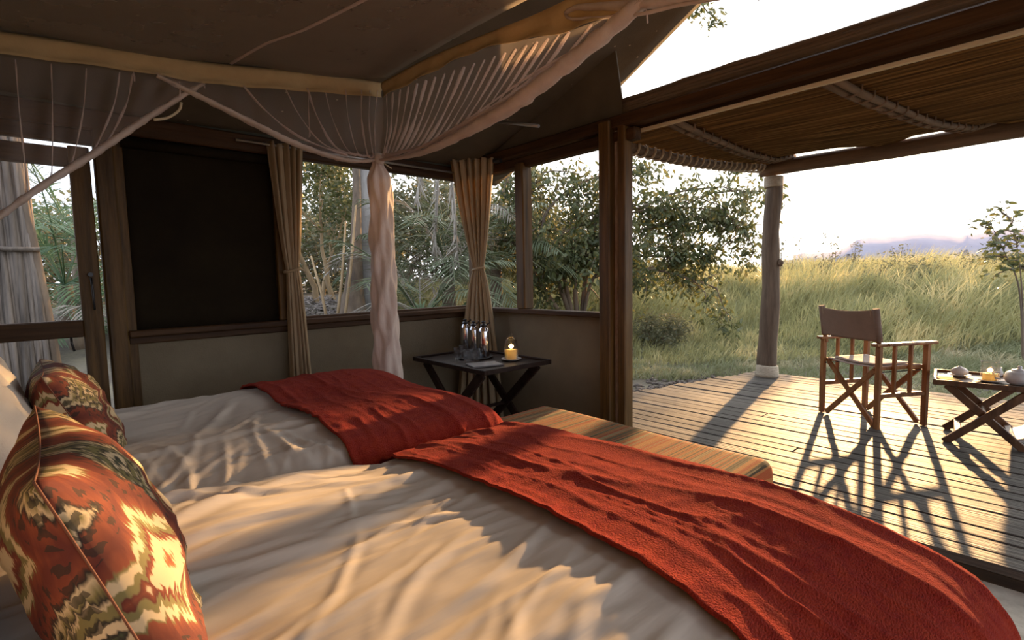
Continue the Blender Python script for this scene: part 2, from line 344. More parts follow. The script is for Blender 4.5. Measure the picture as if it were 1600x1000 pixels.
def ikat_mat():
    """ikat diamonds on UV: feathered concentric lozenges"""
    m = bpy.data.materials.new('ikat_cushion_cloth'); m.use_nodes = True; t = m.node_tree; p = t.nodes['Principled BSDF']
    p.inputs['Roughness'].default_value = .8; p.inputs['Specular IOR Level'].default_value = .3
    def nd(tp, **k):
        n = t.nodes.new(tp)
        for a, b in k.items(): setattr(n, a, b)
        return n
    L = t.links.new
    def mth(op, a, b=None, c=None):
        n = nd('ShaderNodeMath', operation=op)
        for i, q in enumerate((a, b, c)):
            if q is None: continue
            if isinstance(q, (int, float)): n.inputs[i].default_value = q
            else: L(q, n.inputs[i])
        return n.outputs[0]
    uv = nd('ShaderNodeUVMap'); uv.uv_map = 'UVMap'; sp = nd('ShaderNodeSeparateXYZ'); L(uv.outputs[0], sp.inputs[0])
    u, v = sp.outputs[0], sp.outputs[1]
    mpn = nd('ShaderNodeMapping'); mpn.inputs['Scale'].default_value = (95, 7, 1); L(uv.outputs[0], mpn.inputs[0])
    nz = nd('ShaderNodeTexNoise'); nz.inputs['Scale'].default_value = 1; nz.inputs['Detail'].default_value = 2; L(mpn.outputs[0], nz.inputs[0])
    feather = mth('MULTIPLY', mth('SUBTRACT', nz.outputs[0], .5), .34)
    # fine blocks along weft
    stepu = mth('MULTIPLY', mth('SUBTRACT', mth('FRACT', mth('MULTIPLY', u, 26)), .5), .05)
    U = mth('MULTIPLY', u, 2.0); V = mth('MULTIPLY', v, 1.65)
    P_ = mth('ADD', mth('ADD', U, V), .35); Q_ = mth('SUBTRACT', mth('ADD', U, 4.15), V)
    fp = mth('ABSOLUTE', mth('SUBTRACT', mth('FRACT', P_), .5)); fq = mth('ABSOLUTE', mth('SUBTRACT', mth('FRACT', Q_), .5))
    d = mth('ADD', mth('MULTIPLY', mth('MAXIMUM', fp, fq), 1.75), mth('ADD', feather, stepu))
    odd = mth('FRACT', mth('MULTIPLY', mth('ADD', mth('FLOOR', P_), mth('FLOOR', Q_)), .5))
    def ramp(cols):
        rp = nd('ShaderNodeValToRGB'); e = rp.color_ramp.elements; rp.color_ramp.interpolation = 'LINEAR'
        e[0].position, e[0].color = cols[0][0], (*cols[0][1], 1); e[1].position, e[1].color = cols[-1][0], (*cols[-1][1], 1)
        for ps, c in cols[1:-1]: q = e.new(ps); q.color = (*c, 1)
        L(d, rp.inputs[0]); return rp.outputs[0]
    cream = (.52, .41, .25); rust = (.19, .045, .020); orange = (.29, .105, .032); olive = (.17, .145, .055); dark = (.022, .018, .014); green = (.06, .075, .035); maroon = (.11, .022, .014)
    r1 = ramp([(0, rust), (.08, orange), (.12, cream), (.32, cream), (.35, rust), (.42, maroon), (.45, olive), (.53, olive), (.55, cream), (.64, cream), (.67, olive), (.70, rust), (.85, maroon)])
    r2 = ramp([(0, green), (.06, dark), (.10, cream), (.18, cream), (.20, dark), (.24, olive), (.34, olive), (.37, cream), (.41, dark), (.45, olive), (.55, cream), (.60, dark), (.66, rust), (.85, maroon)])
    mx = nd('ShaderNodeMix', data_type='RGBA'); 
    L(mth('GREATER_THAN', odd, .25), mx.inputs[0]); L(r1, mx.inputs[6]); L(r2, mx.inputs[7])
    # dashed dark ticks in the weave
    tick = mth('GREATER_THAN', mth('ADD', mth('SINE', mth('MULTIPLY', u, 165)), mth('MULTIPLY', mth('SINE', mth('ADD', mth('MULTIPLY', v, 120), mth('MULTIPLY', feather, 30))), .9)), .75)
    mk = mth('MULTIPLY', tick, mth('GREATER_THAN', odd, .25))
    mx2 = nd('ShaderNodeMix', data_type='RGBA'); L(mth('MULTIPLY', mk, .75), mx2.inputs[0]); L(mx.outputs[2], mx2.inputs[6]); mx2.inputs[7].default_value = (*dark, 1)
    L(mx2.outputs[2], p.inputs['Base Color'])
    nb = nd('ShaderNodeTexNoise'); nb.inputs['Scale'].default_value = 60; bn = nd('ShaderNodeBump'); bn.inputs['Strength'].default_value = .3; bn.inputs['Distance'].default_value = .004
    L(mpn.outputs[0], nb.inputs[0]); L(nb.outputs[0], bn.inputs['Height']); L(bn.outputs[0], p.inputs['Normal'])
    return m
M['ikat'] = ikat_mat()
M['piping'] = mat('maroon_piping', (.12, .045, .025), .9)

# ================================================================== THE SETTING
WX, WY, FZ = 2.70, 3.34, -.08       # plane of the open front wall, of the left wall, tent floor height
SILL, HEAD = .88, 1.885
def struct(name, mb, m, parent=None, label=None):
    o = mb.build(name, m, parent); o['kind'] = 'structure'
    if label: o['label'] = label
    return o
# terrain
def terr(x, y):
    x = np.asarray(x, float); y = np.asarray(y, float)
    dx = np.maximum(0, x - 5.9); dy = np.maximum(0, y - 3.6)
    d = np.hypot(dx, dy)
    side = sstep(.45, .9, np.arctan2(dy, dx + 1e-6)) * sstep(.8, 2.0, x)     # towards the trees
    a = .80 * sstep(2.2, 8.5, d); b = .95 * sstep(1.0, 4.2, d)
    h = a * (1 - side) + b * side
    h = h * sstep(-.2, 1.2, x + .25 * (y - 3))
    back = .5 * sstep(5, 14, d) * (1 - sstep(-.2, 1.2, x + .25 * (y - 3)))
    far = .9 * sstep(14, 40, d)
    return -.16 + h + back - far * sstep(0, 3, h * 3) + .05 * (fbm(x * 1.3, y * 1.3, 3) - .45) * sstep(.3, 2, d)
gx = np.concatenate([np.linspace(-14, 26, 161), np.linspace(27, 320, 34)]); gy = np.concatenate([np.linspace(-240, -21, 26), np.linspace(-20, 26, 185), np.linspace(28, 260, 26)])
GX, GY = np.meshgrid(gx, gy, indexing='ij'); GZ = terr(GX, GY)
V = np.stack([GX, GY, GZ], -1).reshape(-1, 3); idx = np.arange(GX.size).reshape(GX.shape)
F = np.stack([idx[:-1, :-1].ravel(), idx[1:, :-1].ravel(), idx[1:, 1:].ravel(), idx[:-1, 1:].ravel()], 1)
g = tri_mesh('ground', V, F, M['soil'], smooth=True); g['kind'] = 'structure'; g['label'] = 'dry ground with leaf litter around the deck'

# tent floor
b = MB(); b.box((.72, .72, FZ - .03), (3.75, 5.3, .06), 0, 0, .004); struct('floor', b, M['floor'], label='pale matted tent floor below the edge of the deck')
# deck: planks one by one
deck = thing('deck', 'weathered plank deck', None); del deck['label']; deck['kind'] = 'structure'; deck['label'] = 'weathered grey plank deck of the open veranda'
x = 2.58; k = 0
while x < 5.86:
    wd = .118 + random.uniform(-.014, .014)
    yl = 2.76 - .228 * (x + wd / 2 - 4.13); yl += random.uniform(-.02, .02)
    yr = -1.9; cuts = [yr, yl]
    if k % 3 == 1: cuts = [yr, random.uniform(-.8, 2.0), yl]
    for a, c in zip(cuts[:-1], cuts[1:]):
        p = MB(); z = -.018 + random.uniform(-.003, .002)
        p.bar((x + wd / 2, a + .003, z), (x + wd / 2, c - .003, z + random.uniform(-.002, .002)), wd - .008, .036, (0, 0, 1), .004)
        o = p.build('plank', M['deck'], deck)
    x += wd; k += 1
p = MB(); p.bar((2.60, -1.9, -.075), (2.60, 3.05, -.075), .03, .075, (0, 0, 1)); p.bar((5.80, -1.9, -.09), (5.80, 2.36, -.09), .04, .1, (0, 0, 1))
for yy in (-1.2, 0, 1.2, 2.2): p.bar((2.62, yy, -.08), (5.78, yy, -.08), .06, .08, (0, 0, 1))
p.build('joist', M['deck_edge'], deck)

# ---- wall_left : y = WY
b = MB(); b.bar((.345, WY + .012, (FZ + SILL - .03) / 2), (2.74, WY + .012, (FZ + SILL - .03) / 2), .012, SILL - .03 - FZ, (0, 0, 1), .001)
wl = struct('wall_left', b, M['canvas_wall'], label='olive brown canvas lower wall under the left windows')
b = MB(); b.bar((-1.0, WY + .01, 2.03), (2.74, WY + .01, 2.03), .012, .14, (0, 0, 1), .001)
o = b.build('upper_canvas', M['canvas_green'], wl)
b = MB(); b.bar((-1.0, WY - .01, HEAD + .05), (2.76, WY - .01, HEAD + .05), .07, .10, (0, 0, 1), .008); struct('trim_1', b, M['frame_x'], label='dark wooden header beam over the left windows')
b = MB(); b.bar((-1.0, WY + .01, 1.885), (.26, WY + .01, 1.885), .05, .135, (0, 0, 1), .006); struct('trim_9', b, M['frame_x'], label='dark lintel above the screen door')
b = MB(); b.bar((.34, WY - .015, SILL - .018), (2.74, WY - .015, SILL - .018), .075, .036, (0, 0, 1), .006)
b.bar((.34, WY - .0, SILL - .055), (2.74, WY - .0, SILL - .055), .03, .04, (0, 0, 1), .006); struct('trim_2', b, M['frame_x'], label='wooden sill rail of the left windows')
b = MB(); b.bar((.298, WY - .01, FZ), (.298, WY - .01, HEAD + .02), .07, .082, (1, 0, 0), .008)
b.bar((.353, WY + .0, FZ), (.353, WY + .0, HEAD + .02), .022, .05, (1, 0, 0), .004); struct('trim_3', b, M['frame_z'], label='wooden post between the screen door and the dark blind')
b = MB(); b.bar((1.135, WY - .0, SILL), (1.135, WY - .0, HEAD), .05, .06, (1, 0, 0), .006); struct('trim_4', b, M['frame_z'], label='thin wooden mullion behind the left curtain')
# dark blind window
b = MB(); rows = []
for i in range(14):
    z = SILL + (HEAD - SILL) * i / 13; rows.append([(xx, WY + .008 + .006 * math.sin(xx * 9 + z * 4), z) for xx in np.linspace(.36, 1.12, 16)])
b.sheet(rows, .006); wn = struct('window_1', b, M['blind'], label='window closed by a lowered near-black canvas blind')
b = MB(); b.tube([(.37, WY - .02, HEAD - .035), (1.12, WY - .02, HEAD - .03)], .026, 10, wob=.05); b.build('rolled_hem', M['blind'], wn)
# window 2: open gauze opening frame
w2 = thing('window_2', 'open left window looking on to palms and a pale tree trunk', None, kind='structure')
b = MB(); b.bar((1.17, WY, SILL + .006), (2.66, WY, SILL + .006), .05, .02, (0, 0, 1)); b.build('window_ledge', M['frame_x'], w2)
b = MB(); b.bar((2.665, WY - .005, SILL), (2.665, WY - .005, HEAD), .06, .06, (1, 0, 0)); b.build('window_jamb', M['frame_z'], w2)

# ---- door (screen door, left)
dr = thing('door_1', 'screen door with dark wooden frame open on the cane fence', None, kind='structure')
b = MB(); b.bar((.2015, WY - .005, FZ + .02), (.2015, WY - .005, 1.80), .045, .082, (1, 0, 0), .005); b.build('stile', M['frame_z'], dr)
b = MB(); b.bar((-.85, WY - .005, FZ + .02), (-.85, WY - .005, 1.80), .045, .082, (1, 0, 0), .005); b.build('stile', M['frame_z'], dr)
b = MB(); b.bar((-.82, WY - .005, .908), (.16, WY - .005, .908), .045, .085, (0, 0, 1), .005); b.build('middle_rail', M['frame_x'], dr)
b = MB(); b.bar((-.82, WY - .005, 1.744), (.16, WY - .005, 1.744), .045, .09, (0, 0, 1), .005); b.build('top_rail', M['frame_x'], dr)
b = MB(); b.bar((-.82, WY - .005, .0), (.16, WY - .005, .0), .045, .10, (0, 0, 1), .005); b.build('bottom_rail', M['frame_x'], dr)
b = MB(); b.tube([(.205, WY - .045, 1.16), (.207, WY - .055, 1.12), (.208, WY - .055, 1.04), (.209, WY - .045, 1.0)], .005, 8); b.tube([(.205, WY - .05, 1.175), (.205, WY - .03, 1.175)], .011, 8); b.build('door_handle', M['black'], dr)
b = MB(); b.tube([(.11, WY - .04, .87), (.11, WY - .045, .84), (.118, WY - .045, .80)], .006, 6); b.build('latch', M['black'], dr)

# ---- wall_front : x = WX (far end wall with its window) and the tall opening
wf = thing('wall_front', 'short front wall with canvas below the corner window', None, kind='structure')
b = MB(); b.bar((WX + .012, 2.0, (FZ + SILL - .03) / 2), (WX + .012, WY + .01, (FZ + SILL - .03) / 2), .012, SILL - .03 - FZ, (0, 0, 1), .001); b.build('canvas_panel', M['canvas_wall'], wf)
b = MB()
def roofz(y): return 2.02 + .35 * (WY - abs(y)) if True else 0
b.add([(WX + .02, 1.88, 2.05), (WX + .02, WY, 2.05), (WX + .02, WY, roofz(WY) + .0), (WX + .02, 1.95, roofz(1.95) - .01), (WX + .03, 1.88, 2.05), (WX + .03, WY, 2.05), (WX + .03, WY, roofz(WY)), (WX + .03, 1.95, roofz(1.95) - .01)],
      [(0, 1, 2, 3), (7, 6, 5, 4), (0, 3, 7, 4), (1, 5, 6, 2), (3, 2, 6, 7), (0, 4, 5, 1)]); b.build('gable_canvas', M['canvas_roof'], wf)
b = MB(); b.bar((WX - .02, 2.0, SILL - .018), (WX - .02, WY, SILL - .018), .075, .036, (0, 0, 1), .006); b.build('sill', M['frame_y'], wf)
b = MB(); b.bar((WX, 2.69 + .075, SILL), (WX, 2.69 + .075, 1.95), .09, .10, (1, 0, 0), .008); struct('trim_5', b, M['frame_z'], label='square wooden mullion of the corner window')
# front beam: two stacked timbers running the whole front
b = MB(); b.bar((WX, -2.2, 2.085), (WX, WY + .05, 2.035), .10, .075, (0, 0, 1), .01); struct('trim_6', b, M['frame_y'], label='upper timber of the long front beam')
b = MB(); b.bar((WX + .01, 1.78, 1.965), (WX + .01, WY + .05, 1.955), .075, .075, (0, 0, 1), .01); struct('trim_7', b, M['frame_y'], label='lower timber over the corner window')
# main post (two timbers and a pale mesh strip)
mp_ = thing('trim_8', 'tall brown wooden post at the end of the corner wall', None, kind='structure')
b = MB(); b.bar((WX - .02, 1.975, -.02), (WX - .02, 1.975, 2.06), .085, .11, (1, 0, 0), .008); b.build('post_timber', M['frame_z'], mp_)
b = MB(); b.bar((WX + .0, 1.915, -.02), (WX + .0, 1.915, 2.0), .030, .05, (1, 0, 0), .003); o = b.build('mesh_strip', mat('grey_mesh_strip', (.20, .16, .14), .7, (.42, .37, .35), (40, 40, 12), .6, (200, 200, 60)), mp_); o['label'] = 'narrow pale grey rolled mesh strip'
b = MB(); b.bar((WX + .0, 1.868, -.02), (WX + .0, 1.868, 2.06), .055, .09, (1, 0, 0), .006); b.build('post_timber', M['frame_z'], mp_)

# ---- ceiling: tent roof canvas
ceil = thing('ceiling', 'dark olive canvas tent roof with an open front edge', None, kind='structure')
def roof_edge(y):       # front edge of the canvas
    return 3.09 + (y - 2.2) * .247 if y < 2.2 else 3.09 + (y - 2.2) * .02
rows = []
for i in range(30):
    y = 3.55 - 3.55 * i / 29
    xe = roof_edge(y); row = []
    for j in range(40):
        t = j / 39; xx = -1.6 + (xe + 1.6) * t
        sag = .02 * math.sin(y * 5 + xx * 2) * math.sin(xx * 2.5)
        row.append((xx, y, 2.02 + .35 * (WY - y) + sag * (1 - (t > .95) * 1.0)))
    rows.append(row)
def roof_mat():
    m = M['canvas_roof'].copy(); m.name = 'roof_canvas_speckled'; t = m.node_tree; p = [n for n in t.nodes if n.type == 'BSDF_PRINCIPLED'][0]
    src = p.inputs['Base Color'].links[0].from_socket
    tcn = [n for n in t.nodes if n.type == 'TEX_COORD'][0]; vo = t.nodes.new('ShaderNodeTexVoronoi'); vo.inputs['Scale'].default_value = 9
    t.links.new(tcn.outputs['Object'], vo.inputs['Vector'])
    lt = t.nodes.new('ShaderNodeMath'); lt.operation = 'LESS_THAN'; lt.inputs[1].default_value = .055; t.links.new(vo.outputs['Distance'], lt.inputs[0])
    mx = t.nodes.new('ShaderNodeMix'); mx.data_type = 'RGBA'; t.links.new(lt.outputs[0], mx.inputs[0]); t.links.new(src, mx.inputs[6]); mx.inputs[7].default_value = (.5, .42, .3, 1)
    t.links.new(mx.outputs[2], p.inputs['Base Color']); return m
M['roof_spk'] = roof_mat()
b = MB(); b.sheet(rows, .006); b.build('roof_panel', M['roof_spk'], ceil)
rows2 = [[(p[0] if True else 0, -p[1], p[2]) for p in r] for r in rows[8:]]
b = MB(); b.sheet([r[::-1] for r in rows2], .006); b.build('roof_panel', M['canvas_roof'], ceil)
b = MB(); b.bar((-1.6, 0, 3.16), (2.75, 0, 3.16), .06, .09, (0, 0, 1)); b.build('ridge_pole', M['frame_x'], ceil)
# wall behind the bed heads
b = MB(); b.add([(-.62, -2.3, FZ), (-.62, 3.5, FZ), (-.62, 3.5, 2.0), (-.62, 0, 3.2), (-.62, -2.3, 2.4), (-.64, -2.3, FZ), (-.64, 3.5, FZ), (-.64, 3.5, 2.0), (-.64, 0, 3.2), (-.64, -2.3, 2.4)],
      [(0, 1, 2, 3, 4), (9, 8, 7, 6, 5), (0, 4, 9, 5), (1, 6, 7, 2), (0, 5, 6, 1), (2, 7, 8, 3), (3, 8, 9, 4)])
struct('wall_back', b, M['canvas_wall'], label='canvas wall behind the bed heads')

# ================================================================== VERANDA
# outer post and beam
op = thing('veranda_post', 'round greyish veranda post bound with pale rope at top and foot', 'post', (5.70, 2.105, 0))
pts = [(5.70 + .008 * math.sin(i * 1.3), 2.105 + .012 * math.sin(i * .9 + 1) + .03 * (1 - i / 11.), .0 + 2.10 * i / 11.) for i in range(12)]
rad = [.098 - .022 * i / 11. + .004 * math.sin(i * 2.1) for i in range(12)]
b = MB(); b.tube(pts, rad, 16, wob=.02); b.build('pole', M['pole'], op)
b = MB(); b.tube([(5.70, 2.03, 1.18), (5.69, 2.015, 1.21), (5.70, 2.035, 1.24)], [.02, .03, .02], 8); b.build('knot', M['pole'], op)
b = MB(); b.tube([(5.70, 2.135, .0), (5.70, 2.135, .03), (5.70, 2.134, .11), (5.70, 2.133, .125)], [.118, .116, .108, .10], 18); b.build('rope_binding', M['rope'], op)
b = MB(); b.tube([(5.70, 2.11, 1.99), (5.70, 2.11, 2.0), (5.70, 2.11, 2.09), (5.70, 2.11, 2.10)], [.085, .09, .09, .085], 18); b.build('rope_binding', M['rope'], op)
b = MB(); n = 24; pts = [(5.70 + .006 * math.sin(i), 2.24 - 4.4 * i / (n - 1), 2.186 + .006 * math.sin(i * .8)) for i in range(n)]
b.tube(pts, [.074] * n, 14, wob=.03); tag(b.build('veranda_beam', M['pole_y']), 'long round beam lying on the rope-bound veranda post, under the low sun', 'beam')

# reed shade roof
sr = thing('shade_roof', 'brown reed mat roof slung over the veranda', 'roof', (2.85, 0, 2.02))
def matz(x, y):
    t = (x - 2.76) / (5.62 - 2.76)
    z = 2.06 + (2.225 - 2.06) * t
    z -= .055 * math.sin(PI * t) * (1 + .3 * math.sin(y * 2.3))
    gap = max(0., min(1., (t - .8) / .2))
    ss = lambda a, b_, v: float(sstep(a, b_, v))
    bump = .075 * ss(2.12, 1.92, y) * ss(1.27, 1.42, y) + .065 * ss(1.06, .98, y) * ss(.33, .45, y) + .05 * ss(-.2, -.4, y) * ss(-1.3, -1.1, y)
    return z + gap * bump
VV = []; FF = []
def reed(x0, y0, y1, r, dz, segs=8):
    b0 = len(VV)
    for i in range(segs + 1):
        y = y0 + (y1 - y0) * i / segs; xx = x0 + random.uniform(-.003, .003); z = matz(x0, y) + dz + random.uniform(-.002, .002)
        for k in range(5):
            a = 2 * PI * k / 5; VV.append((xx + math.cos(a) * r, y, z + math.sin(a) * r))
    for i in range(segs):
        for k in range(5):
            j = (k + 1) % 5; FF.append((b0 + i * 5 + k, b0 + i * 5 + j, b0 + (i + 1) * 5 + j, b0 + (i + 1) * 5 + k))
x = 2.80
while x < 5.66:
    r = random.uniform(.006, .010)
    reed(x, 2.16 + random.uniform(-.03, .05), -2.1, r, 0, 26); x += r * 1.55
x = 2.80
while x < 5.64:
    r = random.uniform(.008, .011)
    reed(x, 2.14, -2.1, r, .017, 26); x += r * 1.9
o = tri_mesh('reed_mat', VV, FF, M['reed'], sr, smooth=True); o['kind'] = 'stuff'
# lath strips and rolled front edge
b = MB(); b.bar((WX + .055, -2.0, 1.992), (WX + .055, 1.86, 1.988), .022, .020, (0, 0, 1), .003); o = b.build('lath', M['lath'], sr); o['label'] = 'thin pale straight lath under the front edge'
b = MB(); ny = 60
for zz, rr in ((2.135, .013), (2.150, .015), (2.168, .017), (2.188, .014), (2.118, .012), (2.100, .012)):
    b.tube([(WX + .03 + random.uniform(-.004, .004), -2.1 + (1.90 + 2.1) * i / ny, zz + .003 * math.sin(i * .35 + zz * 30) + random.uniform(-.0015, .0015)) for i in range(ny + 1)], rr, 7)
o = b.build('front_reed_roll', M['reed_roll'], sr); o['label'] = 'rolled front edge of reeds on the long beam'
b = MB(); b.bar((WX + .080, -2.0, 2.085), (WX + .080, 1.86, 2.085), .02, .18, (0, 0, 1), .004); b.build('fascia_board', M['frame_y'], sr)
# side edge bundle
b = MB(); nn = 22
for q in range(3):
    b.tube([(2.80 + 2.90 * i / nn, 2.20 + .02 * (q - 1), matz(2.80 + 2.90 * i / nn, 2.2) - .012 + .02 * q * (q == 1) - .030 * math.sin(PI * i / nn)) for i in range(nn + 1)], .033, 9, wob=.06)
o = b.build('edge_bundle', M['reed_roll'], sr); o['label'] = 'bundled edge pole lashed along the side of the mat'
b = MB()
for i in range(26):
    xx = 2.86 + i * .108; z = matz(xx, 2.2) - .02; b.tube([(xx + .02 * math.cos(a), 2.20 + .062 * math.cos(a), z + .052 * math.sin(a) - .005) for a in np.linspace(0, 2 * PI, 12)], .010, 5)
b.build('lashing', M['rope'], sr)
# rafters
for (a, c) in (((2.80, 1.62), (5.75, 1.93)), ((2.80, .80), (5.75, .42)), ((2.80, -.55), (5.75, -.95))):
    for dq in (0, .05):
        b = MB(); nn = 16
        b.tube([(a[0] + (c[0] - a[0]) * i / nn, a[1] + (c[1] - a[1]) * i / nn + dq, matz(a[0] + (c[0] - a[0]) * i / nn, a[1]) - .030 - .004 * math.sin(i)) for i in range(nn + 1)], .019, 9, wob=.06)
        ra = b.build('rafter', M['pole_x'], sr)
        if dq == 0:
            b = MB()
            for i in range(2, 19):
                t = i / 19; xx = a[0] + (c[0] - a[0]) * t; yy = a[1] + (c[1] - a[1]) * t + .025; z = matz(xx, a[1]) - .02
                b.tube([(xx, yy + .05 * math.cos(q), z + .035 * math.sin(q)) for q in np.linspace(0, 2 * PI, 10)], .007, 5)
            b.build('lashing', M['pole_x'], ra)

# ================================================================== BEDS
def drape(X, Y, cx, cy, ax, ay, r, zt, off=0.):
    """cloth laid over a rounded box: flat coords -> folded position and normal"""
    dx = np.sign(X) * np.maximum(0, np.abs(X) - ax); dy = np.sign(Y) * np.maximum(0, np.abs(Y) - ay)
    d = np.hypot(dx, dy); dd = np.maximum(d, 1e-9); ux, uy = dx / dd, dy / dd
    R = r + off; q = R * PI / 2; ang = np.minimum(d / R, PI / 2)
    hor = np.where(d < q, R * np.sin(ang), R + .05 * (d - q)); drop = np.where(d < q, R * (1 - np.cos(ang)), R + (d - q))
    px = np.clip(X, -ax, ax) + ux * hor; py = np.clip(Y, -ay, ay) + uy * hor
    if cy < 1 and ax > .5: px = px + .10 * np.clip(px - .50, 0, .6) * sstep(-.20, -.60, py)
    nx = ux * np.sin(ang); ny = uy * np.sin(ang); nz = np.cos(ang)
    return px + cx, py + cy, zt + off - drop, nx, ny, nz
BEDS = {'near': dict(cx=.42, cy=.755, ax=.80, ay=.60, r=.11, zt=.60), 'far': dict(cx=.42, cy=2.10, ax=.83, ay=.52, r=.11, zt=.60)}
def bed_shape(px, py, which):
    """large soft form shared by duvet and throw"""
    B = BEDS[which]; u = (px - B['cx']) / (B['ax'] + .1); v = (py - B['cy']) / (B['ay'] + .1)
    z = .035 * (1 - np.clip(v, -1, 1) ** 2) * (1 - .5 * np.clip(u, -1, 1) ** 2) - .02
    if which == 'near':
        z = z - .095 * sstep(.52, .06, py) + .034 * sstep(.80, 1.2, px) * sstep(.50, .22, py) - .02 * sstep(1.2, 1.45, py) + .075 * sstep(.75, .1, px) * sstep(.75, 1.25, py)
    else:
        z = z + .03 * np.exp(-((py - 2.45) / .25) ** 2) + .022 * np.exp(-((px - 1.05) / .3) ** 2 - ((py - 2.35) / .3) ** 2) - .022 * np.exp(-((py - 2.12) / .10) ** 2) * sstep(1.2, .5, px) + .02 * np.exp(-((py - 1.75) / .18) ** 2)
    return z
def ridge(x, y, s): return 1 - np.abs(2 * vnoise(x, y, s) - 1)
def make_creases(seed, n, xr, yr, tilt, ang=.16):
    r = np.random.default_rng(seed); C = []
    for k in range(n):
        big = r.random() < .35
        L = r.uniform(.25, .60) if big else r.uniform(.08, .28); w_ = r.uniform(.008, .020) if big else r.uniform(.004, .010)
        h = w_ * r.uniform(.28, .62); C.append((r.uniform(*xr), r.uniform(*yr), tilt + r.normal(0, ang), L, w_, h, r.normal(0, .5)))
    return C
CREASES = {'near': make_creases(3, 130, (-.1, 1.0), (.0, 1.45), .10) + make_creases(8, 9, (.1, .75), (.2, 1.4), .6, .3) + make_creases(12, 30, (.2, .85), (1.28, 1.44), .2, .25),
           'far': make_creases(5, 80, (-.1, 1.0), (1.5, 2.7), .05) + make_creases(9, 26, (.0, .75), (1.45, 1.62), 1.35, .35) + make_creases(14, 14, (.1, .7), (1.7, 2.6), .8, .4)}
def wrinkle(px, py, which):
    t_ = np.zeros_like(px)
    wx = px + .020 * (fbm(px * 7, py * 7, 5) - .5); wy = py + .030 * (fbm(px * 6 + 3, py * 6, 6) - .5)
    for (cx, cy, a, L, w_, h, cv_) in CREASES[which]:
        dx = wx - cx; dy = wy - cy; m = (np.abs(dx) < L + .1) & (np.abs(dy) < L + .1)
        if not m.any(): continue
        u = dx[m] * math.cos(a) + dy[m] * math.sin(a); v = -dx[m] * math.sin(a) + dy[m] * math.cos(a) - cv_ * u * u
        tp = np.clip(1 - (u / L) ** 2, 0, 1) ** 1.5
        t_[m] += tp * h * (np.exp(-(v / w_) ** 2) - .35 * np.exp(-((v + 1.8 * w_) / (1.3 * w_)) ** 2))
    c = (fbm(px * 1.8, py * 4.2, 8) - .45) * .040 + (fbm(px * 4, py * 11, 9) - .45) * .012
    return (t_ + c) * (1 - .78 * sstep(.60, .82, px))
def bed_sheet(name, which, x0, x1, y0, y1, nx, ny, off, th, matl, wr=1.0, extra=None):
    B = BEDS[which]; Xs = np.linspace(x0, x1, nx) - B['cx']; Ys = np.linspace(y0, y1, ny) - B['cy']
    X, Y = np.meshgrid(Xs, Ys, indexing='ij')
    if extra is not None: X, Y = extra(X, Y)
    px, py, pz, n1, n2, n3 = drape(X, Y, B['cx'], B['cy'], B['ax'], B['ay'], B['r'], B['zt'], off)
    pz = pz + bed_shape(px, py, which) 
    w_ = wrinkle(X + B['cx'], Y + B['cy'], which) * wr
    if off > 0.005:
        q_ = X + .12 * (fbm(Y * 2, X * 3, 30) - .5)
        w_ = w_ + (ridge(q_ * 6 + 4, Y * 1.3 + X, 12) ** 6) * .008 + (ridge(q_ * 15 + 4, Y * 2.6, 13) ** 6) * .005 + (ridge(q_ * 34, Y * 5, 18) ** 4) * .0028 + (fbm(X * 9, Y * 9, 14) - .45) * .004
    P = np.stack([px + n1 * w_, py + n2 * w_, pz + n3 * w_], -1)
    b = MB(); b.sheet(P, th); return b.build(name, matl)
for which in ('near', 'far'):
    B = BEDS[which]; x0, x1 = -.58, 1.30; y0, y1 = B['cy'] - B['ay'] - .06, B['cy'] + B['ay'] + .06
    rt = thing('bed', {'near': 'near bed under the orange-lit rust throw, closest to the viewer', 'far': 'far bed under the shaded dark red throw, beside the dark blind'}[which], 'bed', ((x0 + x1) / 2, (y0 + y1) / 2, FZ), 0, None)
    b = MB(); b.bar((x0, (y0 + y1) / 2, .36), (x1, (y0 + y1) / 2, .36), y1 - y0, .26, (0, 0, 1), .05); b.build('mattress', M['mattress'], rt)
    b = MB(); b.bar((x0, (y0 + y1) / 2, .13), (x1 - .02, (y0 + y1) / 2, .13), y1 - y0 - .03, .18, (0, 0, 1), .02); b.build('base', M['frame_x'], rt)
    for xx in (x0 + .08, x1 - .1):
        for yy in (y0 + .08, y1 - .08):
            b = MB(); b.bar((xx, yy, FZ), (xx, yy, .05), .07, .07, (1, 0, 0)); b.build('leg', M['frame_z'], rt)
o = bed_sheet('duvet', 'near', -.55, 1.62, -.28, 1.52, 300, 260, 0, .03, M['sheet'])
tag(o, 'rumpled taupe duvet on the near bed, streaked with golden sunlight', 'duvet')
o = bed_sheet('duvet', 'far', -.55, 1.60, 1.40, 2.98, 240, 200, 0, .03, M['sheet'])
tag(o, 'rumpled taupe duvet on the far bed, in shade', 'duvet')
def warp_near(X, Y): return X + .012 * np.sin(Y * 3.5), Y
o = bed_sheet('throw_blanket', 'near', .745, 1.70, -.42, 1.45, 150, 260, .017, .007, M['throw'], 1., warp_near)
tag(o, 'rust throw blanket across the foot of the near bed, sunlit orange', 'blanket')
o = bed_sheet('throw_blanket', 'far', .685, 1.66, 1.42, 2.95, 130, 200, .017, .007, M['throw'], 1., lambda X, Y: (X - .05 * np.exp(-((Y + .62) / .25) ** 2) * 0, Y))
tag(o, 'dark red throw blanket across the foot of the far bed, mostly shaded', 'blanket')

